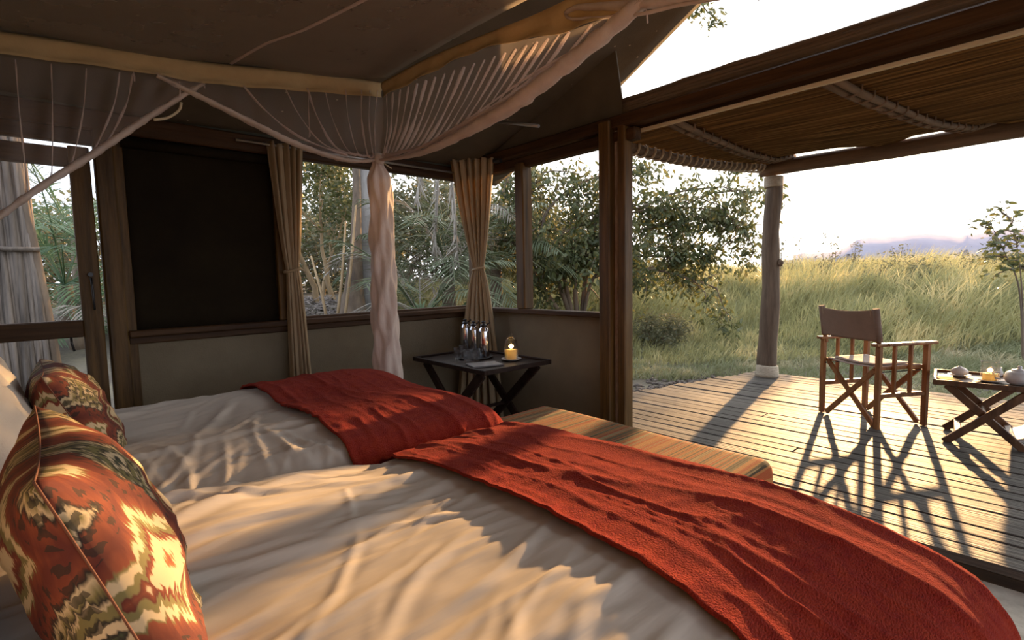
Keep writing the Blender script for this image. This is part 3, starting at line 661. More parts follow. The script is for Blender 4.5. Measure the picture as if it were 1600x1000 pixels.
# cushions and pillows -------------------------------------------------
def pillow(name, W, Hh, T, matl, seam=None, n=44, pin=.07, wr=.004, seed=1, uvoff=(0, 0)):
    """pillow in local x (thickness), y (width), z (height) with ears at the corners"""
    us = np.linspace(-1, 1, n); U, Vv = np.meshgrid(us, us, indexing='ij')
    eu = 1 - np.abs(U) ** 2.6; ev = 1 - np.abs(Vv) ** 2.6
    prof = (np.clip(eu, 0, 1) * np.clip(ev, 0, 1)) ** .48
    ywid = W / 2 * U * (1 - pin * (1 - Vv ** 2) * np.abs(U) ** 2); zh = Hh / 2 * Vv * (1 - pin * (1 - U ** 2) * np.abs(Vv) ** 2)
    wr_ = wr * (ridge(U * 3, Vv * 3 + U, seed) ** 2 - .4) * prof * 3 + (fbm(U * 2, Vv * 2, seed + 3) - .45) * .03 * prof
    th = T / 2 * prof
    A = np.stack([th + wr_, ywid, zh], -1).reshape(-1, 3); Bk = np.stack([-th - wr_, ywid, zh], -1).reshape(-1, 3)
    idx = np.arange(n * n).reshape(n, n); a, b_, c, d = idx[:-1, :-1].ravel(), idx[1:, :-1].ravel(), idx[1:, 1:].ravel(), idx[:-1, 1:].ravel()
    F1 = np.stack([a, b_, c, d], 1); F2 = np.stack([a, d, c, b_], 1) + n * n
    me = bpy.data.meshes.new(name); me.from_pydata(np.vstack([A, Bk]).tolist(), [], np.vstack([F1, F2]).tolist())
    me.materials.append(matl)
    uvl = me.uv_layers.new(name='UVMap'); li = np.zeros(len(me.loops), np.int32); me.loops.foreach_get('vertex_index', li)
    uvv = np.stack([(U.ravel() + 1) / 2 + uvoff[0], (Vv.ravel() + 1) / 2 + uvoff[1]], 1); uvv = np.vstack([uvv, uvv + .37]); uvl.data.foreach_set('uv', uvv[li].astype(np.float32).ravel())
    import bmesh
    bm = bmesh.new(); bm.from_mesh(me); bmesh.ops.remove_doubles(bm, verts=bm.verts, dist=.0004); bm.to_mesh(me); bm.free()
    for p in me.polygons: p.use_smooth = True
    o = bpy.data.objects.new(name, me); COL.objects.link(o)
    if seam is not None:
        pts = []
        for q in np.linspace(-1, 1, 20): pts.append((0, W / 2 * q * 1.0, Hh / 2 * (1 - pin * (1 - q * q))))
        for q in np.linspace(1, -1, 20)[1:]: pts.append((0, W / 2 * (1 - pin * (1 - q * q)), Hh / 2 * q))
        for q in np.linspace(1, -1, 20)[1:]: pts.append((0, W / 2 * q, -Hh / 2 * (1 - pin * (1 - q * q))))
        for q in np.linspace(-1, 1, 20)[1:]: pts.append((0, -W / 2 * (1 - pin * (1 - q * q)), Hh / 2 * q))
        b = MB(); b.tube(pts, .0014, 6); s = b.build('seam_piping', seam, o, local=True)
    return o
def lean(o, bottom, top, yaw=0):
    """put pillow so that its local z axis runs from bottom to top"""
    bt = Vector(bottom); tp = Vector(top); z = (tp - bt).normalized()
    y = Vector((math.sin(yaw) * -1, math.cos(yaw), 0)); y = (y - z * y.dot(z)).normalized(); xx = y.cross(z)
    m = Matrix((xx, y, z)).transposed().to_4x4(); m.translation = (bt + tp) / 2; o.matrix_world = m
c1 = pillow('cushion', .46, .41, .155, M['ikat'], M['piping'], seed=4, wr=.004)
lean(c1, (.110, .935, .55), (-.010, .935, .905), 0.0); tag(c1, 'large ikat cushion in rust, cream and olive on the near bed', 'cushion')
c2 = pillow('cushion', .48, .36, .17, M['ikat'], M['piping'], seed=9, uvoff=(.23, .11))
lean(c2, (.13, 2.08, .565), (.0, 2.08, .865), 0); tag(c2, 'smaller ikat cushion with a green and cream medallion on the far bed', 'cushion')
p1 = pillow('pillow', .66, .46, .18, M['pillowcase'], None, seed=6); lean(p1, (-.14, .86, .60), (-.30, .86, .95)); tag(p1, 'plain pillow at the head of the near bed, behind the large cushion', 'pillow')
p2 = pillow('pillow', .66, .46, .20, M['pillowcase'], None, seed=8); lean(p2, (-.06, 1.98, .60), (-.22, 1.98, .97)); tag(p2, 'plain pale pillow at the head of the far bed, behind the smaller cushion', 'pillow')

# bench ----------------------------------------------------------------
bn = thing('bench', 'low wooden bench with striped cushion top at the foot of the beds', 'bench', (1.665, 1.22, FZ))
P = []; nx, ny = 26, 60
for i in range(nx):
    row = []
    for j in range(ny):
        X = -.33 + .66 * i / (nx - 1); Y = -.66 + 1.32 * j / (ny - 1)
        px, py, pz, a, c, d = drape(np.array(X), np.array(Y), 1.66, 1.225, .165, .52, .045, .468)
        pz = max(float(pz), .365); row.append((float(px), float(py), pz + .006 * math.sin(Y * 5)))
    P.append(row)
b = MB(); b.sheet(P, .02); b.build('seat_cushion', M['stripe'], bn)
b = MB(); b.bar((1.66, .68, .335), (1.66, 1.77, .335), .40, .06, (0, 0, 1)); b.build('seat_frame', M['ebony'], bn)
for xx in (1.48, 1.84):
    for yy in (.71, 1.74):
        b = MB(); b.bar((xx, yy, FZ), (xx, yy, .31), .06, .06, (1, 0, 0)); b.build('leg', M['ebony'], bn)

# ================================================================== CURTAINS
def curtain(name, label, A, B_, tie, bot, ztop, ztie, zbot, folds, loc, tiew=.035):
    """A,B top ends; tie centre; bot = (A',B') bottom ends (2D points)"""
    t = thing(name, label, 'curtain', loc)
    rows = []; nz, nu = 60, folds * 10 + 1
    A, B_, tie, b0, b1 = [np.array(q, float) for q in (A, B_, tie, bot[0], bot[1])]
    dirn = (B_ - A) / np.linalg.norm(B_ - A); nrm_ = np.array([-dirn[1], dirn[0]])
    for i in range(nz):
        z = ztop + (zbot - ztop) * i / (nz - 1)
        if z > ztie: s = (z - ztie) / (ztop - ztie); e = s ** .75; P0 = (tie - dirn * tiew) * (1 - e) + A * e; P1 = (tie + dirn * tiew) * (1 - e) + B_ * e; dep = .012 + .020 * e
        else: s = (ztie - z) / (ztie - zbot); e = s ** .6; P0 = (tie - dirn * tiew) * (1 - e) + b0 * e; P1 = (tie + dirn * tiew) * (1 - e) + b1 * e; dep = .012 + .020 * e
        row = []
        for j in range(nu):
            u = j / (nu - 1); ph = u * folds * 2 * PI
            q = P0 + (P1 - P0) * u + nrm_ * dep * (math.sin(ph) + .35 * math.sin(ph * 2.3 + 1.2)) + dirn * .006 * math.cos(ph)
            row.append((q[0], q[1], z + (.006 * math.sin(ph * .5) if i == 0 else 0)))
        rows.append(row)
    b = MB(); b.sheet(rows, .003); b.build('cloth', M['curtain'], t)
    b = MB(); ring = []
    for a in np.linspace(0, 2 * PI, 22): ring.append((tie[0] + dirn[0] * (tiew + .012) * math.cos(a) + nrm_[0] * .034 * math.sin(a), tie[1] + dirn[1] * (tiew + .012) * math.cos(a) + nrm_[1] * .034 * math.sin(a), ztie + .012 * math.cos(a)))
    b.tube(ring, .009, 7); b.build('tie', M['curtain'], t)
    return t, dirn
curtain('curtain', 'tan tied curtain between the dark blind and the left window', (1.065, WY - .075), (1.27, WY - .075), (1.175, WY - .075), ((1.12, WY - .07), (1.27, WY - .07)), 1.95, 1.19, FZ + .03, 5, (1.17, WY - .075, FZ))
curtain('curtain', 'tan tied curtain hanging across the window corner behind the dark table', (2.40, 3.265), (2.605, 2.985), (2.555, 3.135), ((2.37, 3.25), (2.61, 2.93)), 2.02, 1.19, FZ + .03, 6, (2.5, 3.13, FZ))
b = MB(); b.tube([(.9, WY - .075, 1.935), (2.44, WY - .075, 1.935)], .008, 8); tag(b.build('curtain_rod', M['rod']), 'thin steel curtain rod under the left header beam', 'rod')
b = MB(); b.tube([(2.60, 3.0, 2.0), (2.605, 2.9, 1.985)], .016, 10); tag(b.build('curtain_hook', M['black']), 'black hook holding the top of the corner curtain', 'hook')

# ================================================================== MOSQUITO NET
KX, KY = 1.50, 2.74
K = onx(592, 247, KX)
net = thing('mosquito_net', 'pale mosquito net canopy with gold valance and knotted corner column above the beds', 'mosquito net', (K.x, K.y, FZ + .3))
net.location = (K.x, K.y, .25)
def yplane(px, py, Y=2.72): return ony(px, py, Y)
def xplane(px, py, X=1.50): return onx(px, py, X)
def interp(pts, n):
    P = [Vector(p) for p in pts]; out = []
    L = [0]
    for a, c in zip(P[:-1], P[1:]): L.append(L[-1] + (c - a).length)
    for i in range(n):
        s = L[-1] * i / (n - 1); k = 0
        while k < len(P) - 2 and L[k + 1] < s: k += 1
        t = (s - L[k]) / max(1e-6, L[k + 1] - L[k]); a = P[max(k - 1, 0)]; p = P[k]; q = P[k + 1]; d = P[min(k + 2, len(P) - 1)]
        out.append(.5 * ((2 * p) + (-a + q) * t + (2 * a - 5 * p + 4 * q - d) * t * t + (-a + 3 * p - 3 * q + d) * t ** 3))
    return out
# valance bands
topL = interp([yplane(-60, 42), yplane(60, 57), yplane(213, 80), yplane(330, 98), yplane(480, 113), yplane(597, 128)], 50)
botL = interp([yplane(-60, 78), yplane(60, 92), yplane(213, 112), yplane(330, 131), yplane(480, 143), yplane(597, 152)], 50)
topR = interp([xplane(597, 128), xplane(665, 92), xplane(745, 58), xplane(830, 25), xplane(900, -8), xplane(1000, -55), xplane(1090, -100)], 50)
botR = interp([xplane(597, 152), xplane(665, 118), xplane(745, 80), xplane(830, 60), xplane(890, 48), xplane(1000, 6), xplane(1090, -34)], 50)
def band(tp, bt, n):
    rows = []
    for k in range(7):
        t = k / 6; rows.append([tp[i].lerp(bt[i], t) + Vector((0, 0, 0)) + Vector(n) * (.010 * math.sin(i * .9 + k * .8) * t + .008 * math.sin(k * 1.2)) for i in range(len(tp))])
    return rows
b = MB(); b.sheet(band(topL, botL, (0, -1, 0)), .003); o = b.build('valance', M['valance'], net)
b = MB(); b.sheet(band(topR, botR, (-1, 0, 0)), .003); o = b.build('valance', M['valance'], net)
# ceiling sheet of the canopy
rows = []
P0 = topL; n0 = 30
for i in range(n0):
    t = i / (n0 - 1); row = []
    for j in range(40):
        s = j / 39
        a = topL[min(49, int(s * 49))]; yv = a.y * (1 - t) + (-.35) * t
        xr = topR[min(49, int(t * 49))]
        xv = a.x + (xr.x - topL[-1].x) * t * s
        z = a.z + (xr.z - topL[-1].z) * t * s + .16 * t * (1 - s) - .03 * math.sin(PI * t) * math.sin(PI * s) + .01 * math.sin(s * 14 + t * 4)
        row.append((xv, yv, z))
    rows.append(row)
CEILR = rows
b = MB(); b.sheet(rows, .002); b.build('canopy_top', M['net_roof'], net)
# seam tape across the canopy top
b = MB(); seam = []
for i in range(0, 30):
    fj = 21 + i * .62; j0 = int(fj); seam.append(Vector(rows[i][j0]).lerp(Vector(rows[i][min(39, j0 + 1)]), fj - j0) + Vector((0, 0, -.004)))
b.tube(seam, .009, 6, flat=.35); b.build('seam_tape', M['net_fold'], net)
# draped net panels
def panel(top, low, nrm_, name, folds, target=None, seed=0, nu=70, nv=16, wide=0):
    rows = []; T = interp(top, nu); Lw = interp(low, nu)
    for k in range(nv):
        t = k / (nv - 1); rows.append([T[i].lerp(Lw[i], t) + Vector(nrm_) * (.018 * math.sin(i * .75 + t * 2 + seed) * math.sin(PI * t) + .03 * math.sin(PI * t)) for i in range(nu)])
    b = MB(); b.grid(rows); o = b.build(name, M['net'], net)
    # gathered hem
    b = MB(); r = [.014 + .010 * math.sin(PI * i / (nu - 1)) + .002 * math.sin(i * 1.3) + wide * .018 * float(sstep(.15, .7, i / (nu - 1))) for i in range(nu)]
    b.tube(Lw, r, 10, flat=.6, wob=.12); b.build('gathered_hem', M['net_column'], net)
    for k in range(wide * 6):
        ks = [Lw[i].lerp(T[i], (.05 + .055 * k) * float(sstep(.05, .75, i / (nu - 1)))) + Vector(nrm_) * .015 * math.sin(i * .2 + k) for i in range(3, nu, 3)]
        b = MB(); b.tube(ks, [.007 + .004 * math.sin(i * .5 + k) + .006 * (i / len(ks)) for i in range(len(ks))], 6, flat=.4); b.build('net_fold', M['net_fold'], net)
    for fp in folds:
        b = MB(); pp = interp(fp, 22); kf = random.uniform(.7, 1.7); rr = [kf * (.0042 + .002 * math.sin(i * .7) + .003 * (i / 21.)) for i in range(22)]
        b.tube(pp, rr, 6, flat=.45, wob=.15); b.build('net_fold', M['net_fold'], net)
X_ = xplane; Y_ = yplane
# right hand drape (x = const)
topR_b = [X_(597, 152), X_(665, 118), X_(745, 80), X_(830, 60), X_(890, 48), X_(1000, 6), X_(1090, -34)]
lowR = [X_(594, 250), X_(655, 240), X_(725, 208), X_(800, 165), X_(880, 105), X_(960, 40), X_(1030, -20)]
fR = []
for q in range(19):
    s = q / 18.; tx = 604 + 270 * s ** 1.15; ty = 150 - (150 - 52) * ((tx - 600) / 280) ** .95
    bx2 = 598 + 175 * s ** 1.5; by2 = 243 - (bx2 - 598) * .05 - ((bx2 - 598) / 175.) ** 1.6 * 52
    mx_, my = (tx * .45 + bx2 * .55) + 4, (ty * .42 + by2 * .58)
    fR.append([X_(tx, ty), X_(mx_, my), X_(bx2, by2 - 4 * s), X_(597 + (bx2 - 598) * .45, 243 - (bx2 - 598) * .10)])
fR += [[X_(890, 50), X_(860, 95), X_(815, 140), X_(740, 185)], [X_(925, 38), X_(880, 92), X_(820, 145), X_(700, 210)], [X_(960, 22), X_(915, 72), X_(850, 125), X_(760, 180)], [X_(1000, 8), X_(950, 48), X_(880, 104), X_(800, 155)]]
panel(topR_b, lowR, (-1, 0, 0), 'net_drape', fR, seed=1, wide=1)
# left of corner (y = const)
topL_b = [Y_(597, 152), Y_(480, 143), Y_(330, 131), Y_(228, 113)]
lowL = [Y_(592, 250), Y_(540, 250), Y_(465, 226), Y_(390, 190), Y_(310, 150), Y_(245, 118)]
fL = []
for tx, bx2 in ((590, 588), (578, 584), (565, 575), (540, 560), (507, 545), (480, 525), (445, 505), (380, 470)):
    ty = 130 + .037 * (tx - 330) + 2; ym = 215 + (bx2 - 470) * .28
    fL.append([Y_(tx, ty), Y_(tx * .55 + bx2 * .45 - 4, ty * .5 + ym * .5), Y_(bx2, ym), Y_(bx2 * .4 + 590 * .6, 243)])
fL.append([Y_(483, 142), Y_(482, 170), Y_(484, 212), Y_(483, 214)])
panel(topL_b, lowL, (0, -1, 0), 'net_drape', fL, seed=2)
# far left drape
topM = [Y_(-60, 78, 2.74), Y_(60, 92, 2.74), Y_(213, 112, 2.74), Y_(322, 129, 2.74)]
lowM = [Y_(-60, 385, 2.74), Y_(0, 338, 2.74), Y_(70, 288, 2.74), Y_(150, 238, 2.74), Y_(240, 178, 2.74), Y_(318, 130, 2.74)]
fM = []
for tx, bx2, by2 in ((24, 42, 300), (80, 80, 275), (135, 112, 255), (187, 148, 232), (207, 170, 218), (-20, -10, 330)):
    ty = 100 + (tx - 80) * .12; fM.append([Y_(tx, ty, 2.74), Y_(tx + 2 + (bx2 - tx) * .3, ty + (by2 - ty) * .45, 2.74), Y_(bx2, by2, 2.74), Y_(bx2 - 14, by2 + 10, 2.74)])
panel(topM, lowM, (0, -1, 0), 'net_drape', fM, seed=3)
# overhead roll at the upper right
b = MB(); b.tube(interp([X_(884, 22), X_(900, 12), X_(960, 10), X_(1030, 4), X_(1120, -8)], 26), [.012 + .012 * math.sin(PI * i / 25) for i in range(26)], 9, flat=.6, wob=.1)
b.tube(interp([X_(884, 22), X_(892, 30), X_(930, 28), X_(1000, 22), X_(1060, 8), X_(1130, -4)], 26), .010, 8, flat=.5, wob=.1); b.build('gathered_hem', M['net_column'], net)
# tie strings
for a, c in ((X_(1009, 10), X_(1012, 36)), (Y_(208, 112), Y_(210, 127)), (Y_(318, 131), Y_(320, 138)), (Y_(280, 128), Y_(281, 152))):
    b = MB(); b.tube([a, a.lerp(c, .5) + Vector((.002, 0, 0)), c], .003, 5); b.build('tie_string', M['net_fold'], net)
b = MB(); b.tube(interp([Y_(240, 187), Y_(262, 184), Y_(280, 172), Y_(283, 160)], 12), .006, 6); o = b.build('cord_loop', M['lath'], net); o['label'] = 'pale looped cord'
# knot and column
b = MB(); b.tube([K + Vector((0, 0, .025)), K + Vector((0, 0, .01)), K, K + Vector((0, 0, -.025)), K + Vector((0, 0, -.04))], [.02, .032, .036, .03, .024], 12, wob=.12); b.build('knot', M['net_column'], net)
rows = []; nz, na = 90, 40; zb = .26
for i in range(nz):
    t = i / (nz - 1); z = (K.z - .02) * (1 - t) + zb * t
    R0 = .028 + .037 * float(sstep(0, .06, t)) + .012 * float(sstep(.35, .9, t)) ; row = []
    cxx, cyy = K.x + .01 * math.sin(t * 9) , K.y + .012 * math.sin(t * 7 + 1)
    for j in range(na):
        a = 2 * PI * j / na; tw = a + t * 5
        r = R0 * (1 + .13 * math.sin(5 * tw) + .08 * math.sin(9 * a - t * 14) + .12 * (float(vnoise(3 + 2 * math.cos(a) + t * 2, t * 16 + 2 * math.sin(a), 4)) - .5) * 2)
        row.append((cxx + r * math.cos(a), cyy + r * math.sin(a), z))
    rows.append(row)
b = MB(); b.grid(rows, closed=True); o = b.build('gathered_column', M['net_column'], net); o['label'] = 'net gathered into a thick hanging column with wrinkled folds'
b = MB(); b.tube([K + Vector((.02, -.02, -.03)), K + Vector((.05, -.05, -.06))], .004, 6); b.build('tie_string', M['lath'], net)
# frame: ceiling pole hanging the canopy from the ridge (unseen) keeps it carried
for p_, q_ in ((topL[-1], .03), (topR[40], .40)):
    b = MB(); b.tube([p_, p_ + Vector((0, 0, q_))], .003, 6); b.build('hanging_cord', M['rope'], net)

# small loose ridge tube seen in the roof
b = MB(); b.tube([onx(778, 190, 2.40), onx(842, 197, 2.40)], .011, 8); tag(b.build('roof_pole', M['rod']), 'short pale metal tube under the canvas roof near the corner', 'pole')

# ================================================================== CORNER TABLE (folding tray table)
def tray_table(name, label, cx, cy, rz, L, W, ztop, z0, m, slatted=False, rim=.03, legw=.045):
    """long axis = local y, X frames lie in planes parallel to local y"""
    t = thing(name, label, 'table', (cx, cy, z0), rz); h = ztop - z0
    b = MB(); b.bar((0, -L / 2 + .01, h - .018), (0, L / 2 - .01, h - .018), W - .02, .018, (0, 0, 1), .003); top = b.build('tabletop', m, t, local=True)
    for s in (-1, 1):
        b = MB(); b.bar((s * (W / 2 - .009), -L / 2, h - .01), (s * (W / 2 - .009), L / 2, h - .01), .018, rim, (0, 0, 1), .003); b.build('rim', m, t, local=True)
        b = MB(); b.bar((-W / 2 + .019, s * (L / 2 - .009), h - .01), (W / 2 - .019, s * (L / 2 - .009), h - .01), .018, rim, (0, 0, 1), .003); b.build('rim', m, t, local=True)
    for s in (-1, 1):
        x_ = s * (W / 2 - .05)
        for d in (-1, 1):
            b = MB(); o_ = x_ + d * .012
            b.bar((o_, -d * (L / 2 - .07), .0), (o_, d * (L / 2 - .07), h - .03), .024, legw, (0, 0, 1), .004); b.build('leg', m, t, local=True)
    b = MB(); b.tube([(-W / 2 + .04, 0, (h - .03) / 2), (W / 2 - .04, 0, (h - .03) / 2)], .012, 8); b.build('cross_rod', m, t, local=True)
    for d in (-1, 1):
        b = MB(); f_ = .17; yy = d * (L / 2 - .07) * (1 - 2 * f_) * -1; b.bar((-W / 2 + .045, -yy, (h - .03) * f_ * 1.0), (W / 2 - .045, -yy, (h - .03) * f_), .035, .028, (0, 0, 1)); b.build('stretcher', m, t, local=True)
    return t
CT = Vector((2.181, 2.688)); crz = -.03
ct = tray_table('tray_table', 'nearly black folding tray table with crossed legs in the tent corner', CT.x, CT.y, crz, .82, .56, .57, FZ, M['ebony'], legw=.06)
def ctp(u, v):   # u along local x, v along local y
    return CT.x + u * math.cos(crz) - v * math.sin(crz), CT.y + u * math.sin(crz) + v * math.cos(crz)
TZ = .5615
# candle under a glass cloche on a plate
def spot(px, py, z): p = onz(px, py, z); return p.x, p.y
cx_, cy_ = spot(799, 563, TZ)
def plate(name, label, x, y, z, r, m, cat='plate'):
    b = MB(); b.lathe((x, y, z), [(r * .55, 0), (r * .62, .004), (r * .97, .012), (r, .014), (r * .96, .016), (r * .6, .008), (0, .007)], 32); return tag(b.build(name, m), label, cat)
plate('plate', 'small white plate under the candle on the corner tray table', cx_, cy_, TZ, .068, M['ceramic'])
cn = thing('candle', 'short cream pillar candle burning on the corner tray table', 'candle', (cx_, cy_, TZ + .009))
def candle_parts(cn, x, y, z, r, h):
    b = MB(); b.lathe((x, y, z), [(r * .97, 0), (r, .003), (r, h - .003), (r * .93, h), (r * .5, h - .004), (0, h - .006)], 28); b.build('wax', M['wax'], cn)
    b = MB(); b.tube([(x, y, z + h - .006), (x + .001, y, z + h + .006)], .0012, 6); b.build('wick', M['black'], cn)
    b = MB(); b.lathe((x, y, z + h + .003), [(0, 0), (.0045, .005), (.006, .011), (.004, .021), (.0015, .03), (0, .034)], 12); b.build('flame', M['flame'], cn)
    ld = bpy.data.lights.new('candle_light', 'POINT'); ld.energy = .22; ld.color = (1, .55, .2); ld.shadow_soft_size = .012
    lo = bpy.data.objects.new('candle_light', ld); COL.objects.link(lo); lo.location = (x, y, z + h + .02)
candle_parts(cn, cx_, cy_, TZ + .009, .031, .066)
b = MB(); b.lathe((cx_, cy_, TZ + .012), [(.047, 0), (.0475, .07), (.045, .10), (.036, .128), (.020, .145), (.010, .150), (.010, .158), (.013, .166), (.009, .174), (0, .176)], 28)
b.lathe((cx_, cy_, TZ + .012), [(.0455, .0), (.046, .07), (.0435, .10), (.0345, .126), (.018, .143), (0, .146)], 28)
tag(b.build('glass_cloche', M['glass']), 'clear glass cloche over the lit candle in the tent corner', 'cloche')
# round tray with flasks and glasses
tx, ty = spot(742, 559, TZ)
b = MB(); b.lathe((tx, ty, TZ), [(.10, 0), (.122, .004), (.128, .012), (.124, .013), (.118, .006), (0, .005)], 36); tag(b.build('round_tray', M['black']), 'round dark tray holding the glasses on the corner table', 'tray')
def flask(x, y, z, r, h, label):
    t = thing('flask', label, 'flask', (x, y, z), 0, 'steel flasks on the corner table')
    b = MB(); b.lathe((x, y, z), [(r * .95, 0), (r, .005), (r, h * .78), (r * .92, h * .84), (r * .62, h * .9), (r * .6, h * .93)], 28); b.build('body', M['metal'], t)
    b = MB(); b.lathe((x, y, z + h * .93), [(r * .66, 0), (r * .68, h * .03), (r * .6, h * .055), (r * .25, h * .07), (r * .22, h * .1), (r * .4, h * .12), (r * .35, h * .15), (0, h * .155)], 20); b.build('stopper', M['black'], t)
    b = MB(); b.tube([(x + r * .5, y - r * .3, z + h * .98), (x + r * 1.1, y - r * .5, z + h * 1.04), (x + r * .9, y - r * .4, z + h * 1.09)], .005, 6); b.build('lever', M['black'], t)
for px, py, r, h, lb in ((757, 560, .034, .235, 'steel flask with black stopper nearest the lit candle'), (741, 553, .030, .22, 'middle steel flask, behind the drinking glasses'), (728, 549, .033, .225, 'steel flask with black stopper farthest from the candle')):
    x, y = spot(px, py, TZ); flask(x, y, TZ, r * 1.12, h * 1.02, lb)
for i, (px, py) in enumerate(((716, 561), (731, 564), (744, 563), (724, 556))):
    x, y = spot(px, py, TZ + .006); b = MB()
    b.lathe((x, y, TZ + .006), [(.022, 0), (.025, .004), (.029, .05), (.030, .078), (.0285, .078), (.027, .05), (.022, .008), (0, .007)], 20)
    tag(b.build('drinking_glass', M['glass']), ('clear tumbler at the outer end of the round tray', 'clear tumbler at the front of the round tray', 'clear tumbler beside the flask nearest the candle', 'clear tumbler at the back of the round tray')[i], 'glass', 'tumblers on the round tray')
b = MB(); x, y = spot(757, 571, TZ)
b.box((x, y, TZ + .006), (.20, .15, .010), crz - .3, 0, .002); tag(b.build('booklet', M['card']), 'flat dark grey booklet at the near corner of the corner table', 'booklet')

# ================================================================== DIRECTOR CHAIR
def director_chair():
    dv = Vector((.85, -.53, 0)).normalized(); rz = math.atan2(dv.y, dv.x) - PI / 2     # local +y = facing direction
    t = thing('directors_chair', 'wooden folding chair with brown canvas back on the veranda deck', 'chair', (4.555, .955, 0), rz)
    m = M['teak']; w2, d2 = .245, .20
    def loc(name, b, mm=m, par=None): return b.build(name, mm, par or t, local=True)
    for sx in (-1, 1):
        for sy in (-1, 1):
            b = MB(); b.bar((sx * w2, sy * d2, 0.0), (sx * w2, sy * d2, .585), .038, .028, (1, 0, 0) if False else (0, 1, 0), .003); loc('leg', b)
        b = MB(); b.bar((sx * w2, -d2 - .045, .597), (sx * w2, d2 + .07, .597), .055, .022, (0, 0, 1), .006); loc('armrest', b)
        b = MB(); b.bar((sx * w2, -d2, .235), (sx * w2, d2, .235), .024, .03, (0, 0, 1)); loc('side_rail', b)
        for q in (-.07, .065):
            b = MB(); b.bar((sx * (w2), q, .24), (sx * w2, q, .59), .026, .018, (0, 1, 0)); loc('spindle', b)
        b = MB(); b.bar((sx * (w2 - .028), -d2 + .01, .425), (sx * (w2 - .028), d2, .425), .026, .026, (0, 0, 1)); loc('seat_rail', b)
        b = MB(); b.bar((sx * (w2 - .01), -d2 + .012, .56), (sx * (w2 - .005), -d2 - .03, .845), .03, .022, (0, 1, 0)); loc('back_upright', b)
        b = MB(); b.tube([(sx * (w2 + .02), -d2 + .05, .60), (sx * (w2 + .045), -d2 + .05, .60)], .011, 8); loc('pivot_knob', b)
        b = MB(); b.tube([(sx * (w2 - .02), -d2, .40), (sx * (w2 - .02), d2, .40)], .004, 6); loc('hinge_rod', b, M['black'])
    for sy in (-1, 1):
        for d in (-1, 1):
            b = MB(); yy = sy * (d2 - .012) - d * .010
            b.bar((-d * (w2 - .045), yy, .012), (d * (w2 - .03), yy, .415), .02, .036, (0, 0, 1), .003); loc('cross_brace', b)
    rows = []
    for i in range(12):
        y = -d2 + .02 + (2 * d2 - .04) * i / 11; rows.append([(x_, y, .437 - .016 * (1 - (x_ / (w2 - .02)) ** 2)) for x_ in np.linspace(-(w2 - .022), w2 - .022, 16)])
    b = MB(); b.sheet(rows, .006); b.sheet([[(p[0], p[1], p[2] + .012) for p in r[1:-1]] for r in rows[1:-1]], .010); loc('seat', b, M['seat_cloth'])
    rows = []
    for i in range(14):
        z = .62 + .225 * i / 13; k = (z - .56) / .285; ybase = -d2 + .012 - .042 * k - .014
        rows.append([(x_, ybase - .018 * (1 - (x_ / w2) ** 2), z - (.020 * (1 - (x_ / w2) ** 2)) * (i / 13.)) for x_ in np.linspace(-w2 - .008, w2 + .008, 22)])
    b = MB(); b.sheet(rows, .004)
    for sx in (-1, 1):      # sleeves round the uprights
        b.tube([(sx * (w2 - .006), -d2 + .008 - .042 * q, .60 + .25 * q) for q in (0.08, .5, 1.0)], .022, 10)
    o = loc('backrest', b, M['chair_cloth'])
    for sx in (-1, 1):
        b = MB(); b.tube([(sx * (w2 - .035), -d2 + .004 - .042 * q - .016, .622 + .222 * q) for q in (0, .5, 1.0)], .002, 5); loc('stitching', b, M['curtain'], o)
    return t
director_chair()

# ================================================================== SIDE TABLE ON THE DECK
A = onz(1475, 689); B_ = onz(1592, 706)
sx_ = (B_ - A).normalized()
srz = math.atan2(sx_.y, sx_.x) + PI / 2      # long local y runs from B to A direction
ST = tray_table('folding_table', 'brown folding table with crossed legs beside the canvas chair', 0, 0, srz, .52, .46, .40, 0, M['dark_teak'], rim=.034)
ly = Vector((-math.sin(srz), math.cos(srz))); lx = Vector((math.cos(srz), math.sin(srz)))
# choose the centre so that the near left leg foot falls on A
L_, W_ = .52, .46
if lx.x < 0: lx_s = -1
else: lx_s = 1
foot_y = (A.xy - B_.xy).dot(ly); sgn = 1 if foot_y > 0 else -1
cen = A.xy - ly * sgn * (L_ / 2 - .07) + lx * lx_s * (W_ / 2 - .05)
ST.location = (cen.x, cen.y, 0)
SZ = .393
def stp(px, py): p = onz(px, py, SZ); return p.x, p.y
# magazine sling under the table: pale cloth
b = MB(); q0 = cen - ly * sgn * .10; rows = []
for i in range(10):
    t = i / 9; rows.append([((cen - ly * sgn * (.13 + .10 * t) + lx * (u * .17)).x, (cen - ly * sgn * (.13 + .10 * t) + lx * (u * .17)).y, .06 + .055 * t - .012 * math.sin(PI * t)) for u in np.linspace(-1, 1, 8)])
b.sheet(rows, .006); o = b.build('lower_sling', M['paper'], None); o.parent = ST; o.matrix_parent_inverse = (Matrix.Translation(ST.location) @ Matrix.Rotation(srz, 4, 'Z')).inverted(); o['label'] = 'pale cloth sling between the lower legs'
x, y = stp(1546, 596); plate('plate', 'white plate under the glass-shaded candle on the deck table', x, y, SZ, .078, M['ceramic'])
cn = thing('candle', 'wide cream candle burning on the deck table', 'candle', (x, y, SZ + .009)); candle_parts(cn, x, y, SZ + .009, .036, .045)
b = MB(); pr = [(.044, 0), (.045, .02), (.047, .11), (.0475, .118), (.0455, .118), (.045, .11), (.0425, .02), (.042, .0)]; b.lathe((x, y, SZ + .012), pr, 28)
tag(b.build('hurricane_glass', M['glass']), 'clear open glass cylinder round the candle on the deck table', 'glass shade')
x, y = stp(1499, 588); plate('saucer', 'small saucer at the outer end of the deck table', x, y, SZ, .062, M['ceramic'], 'saucer')
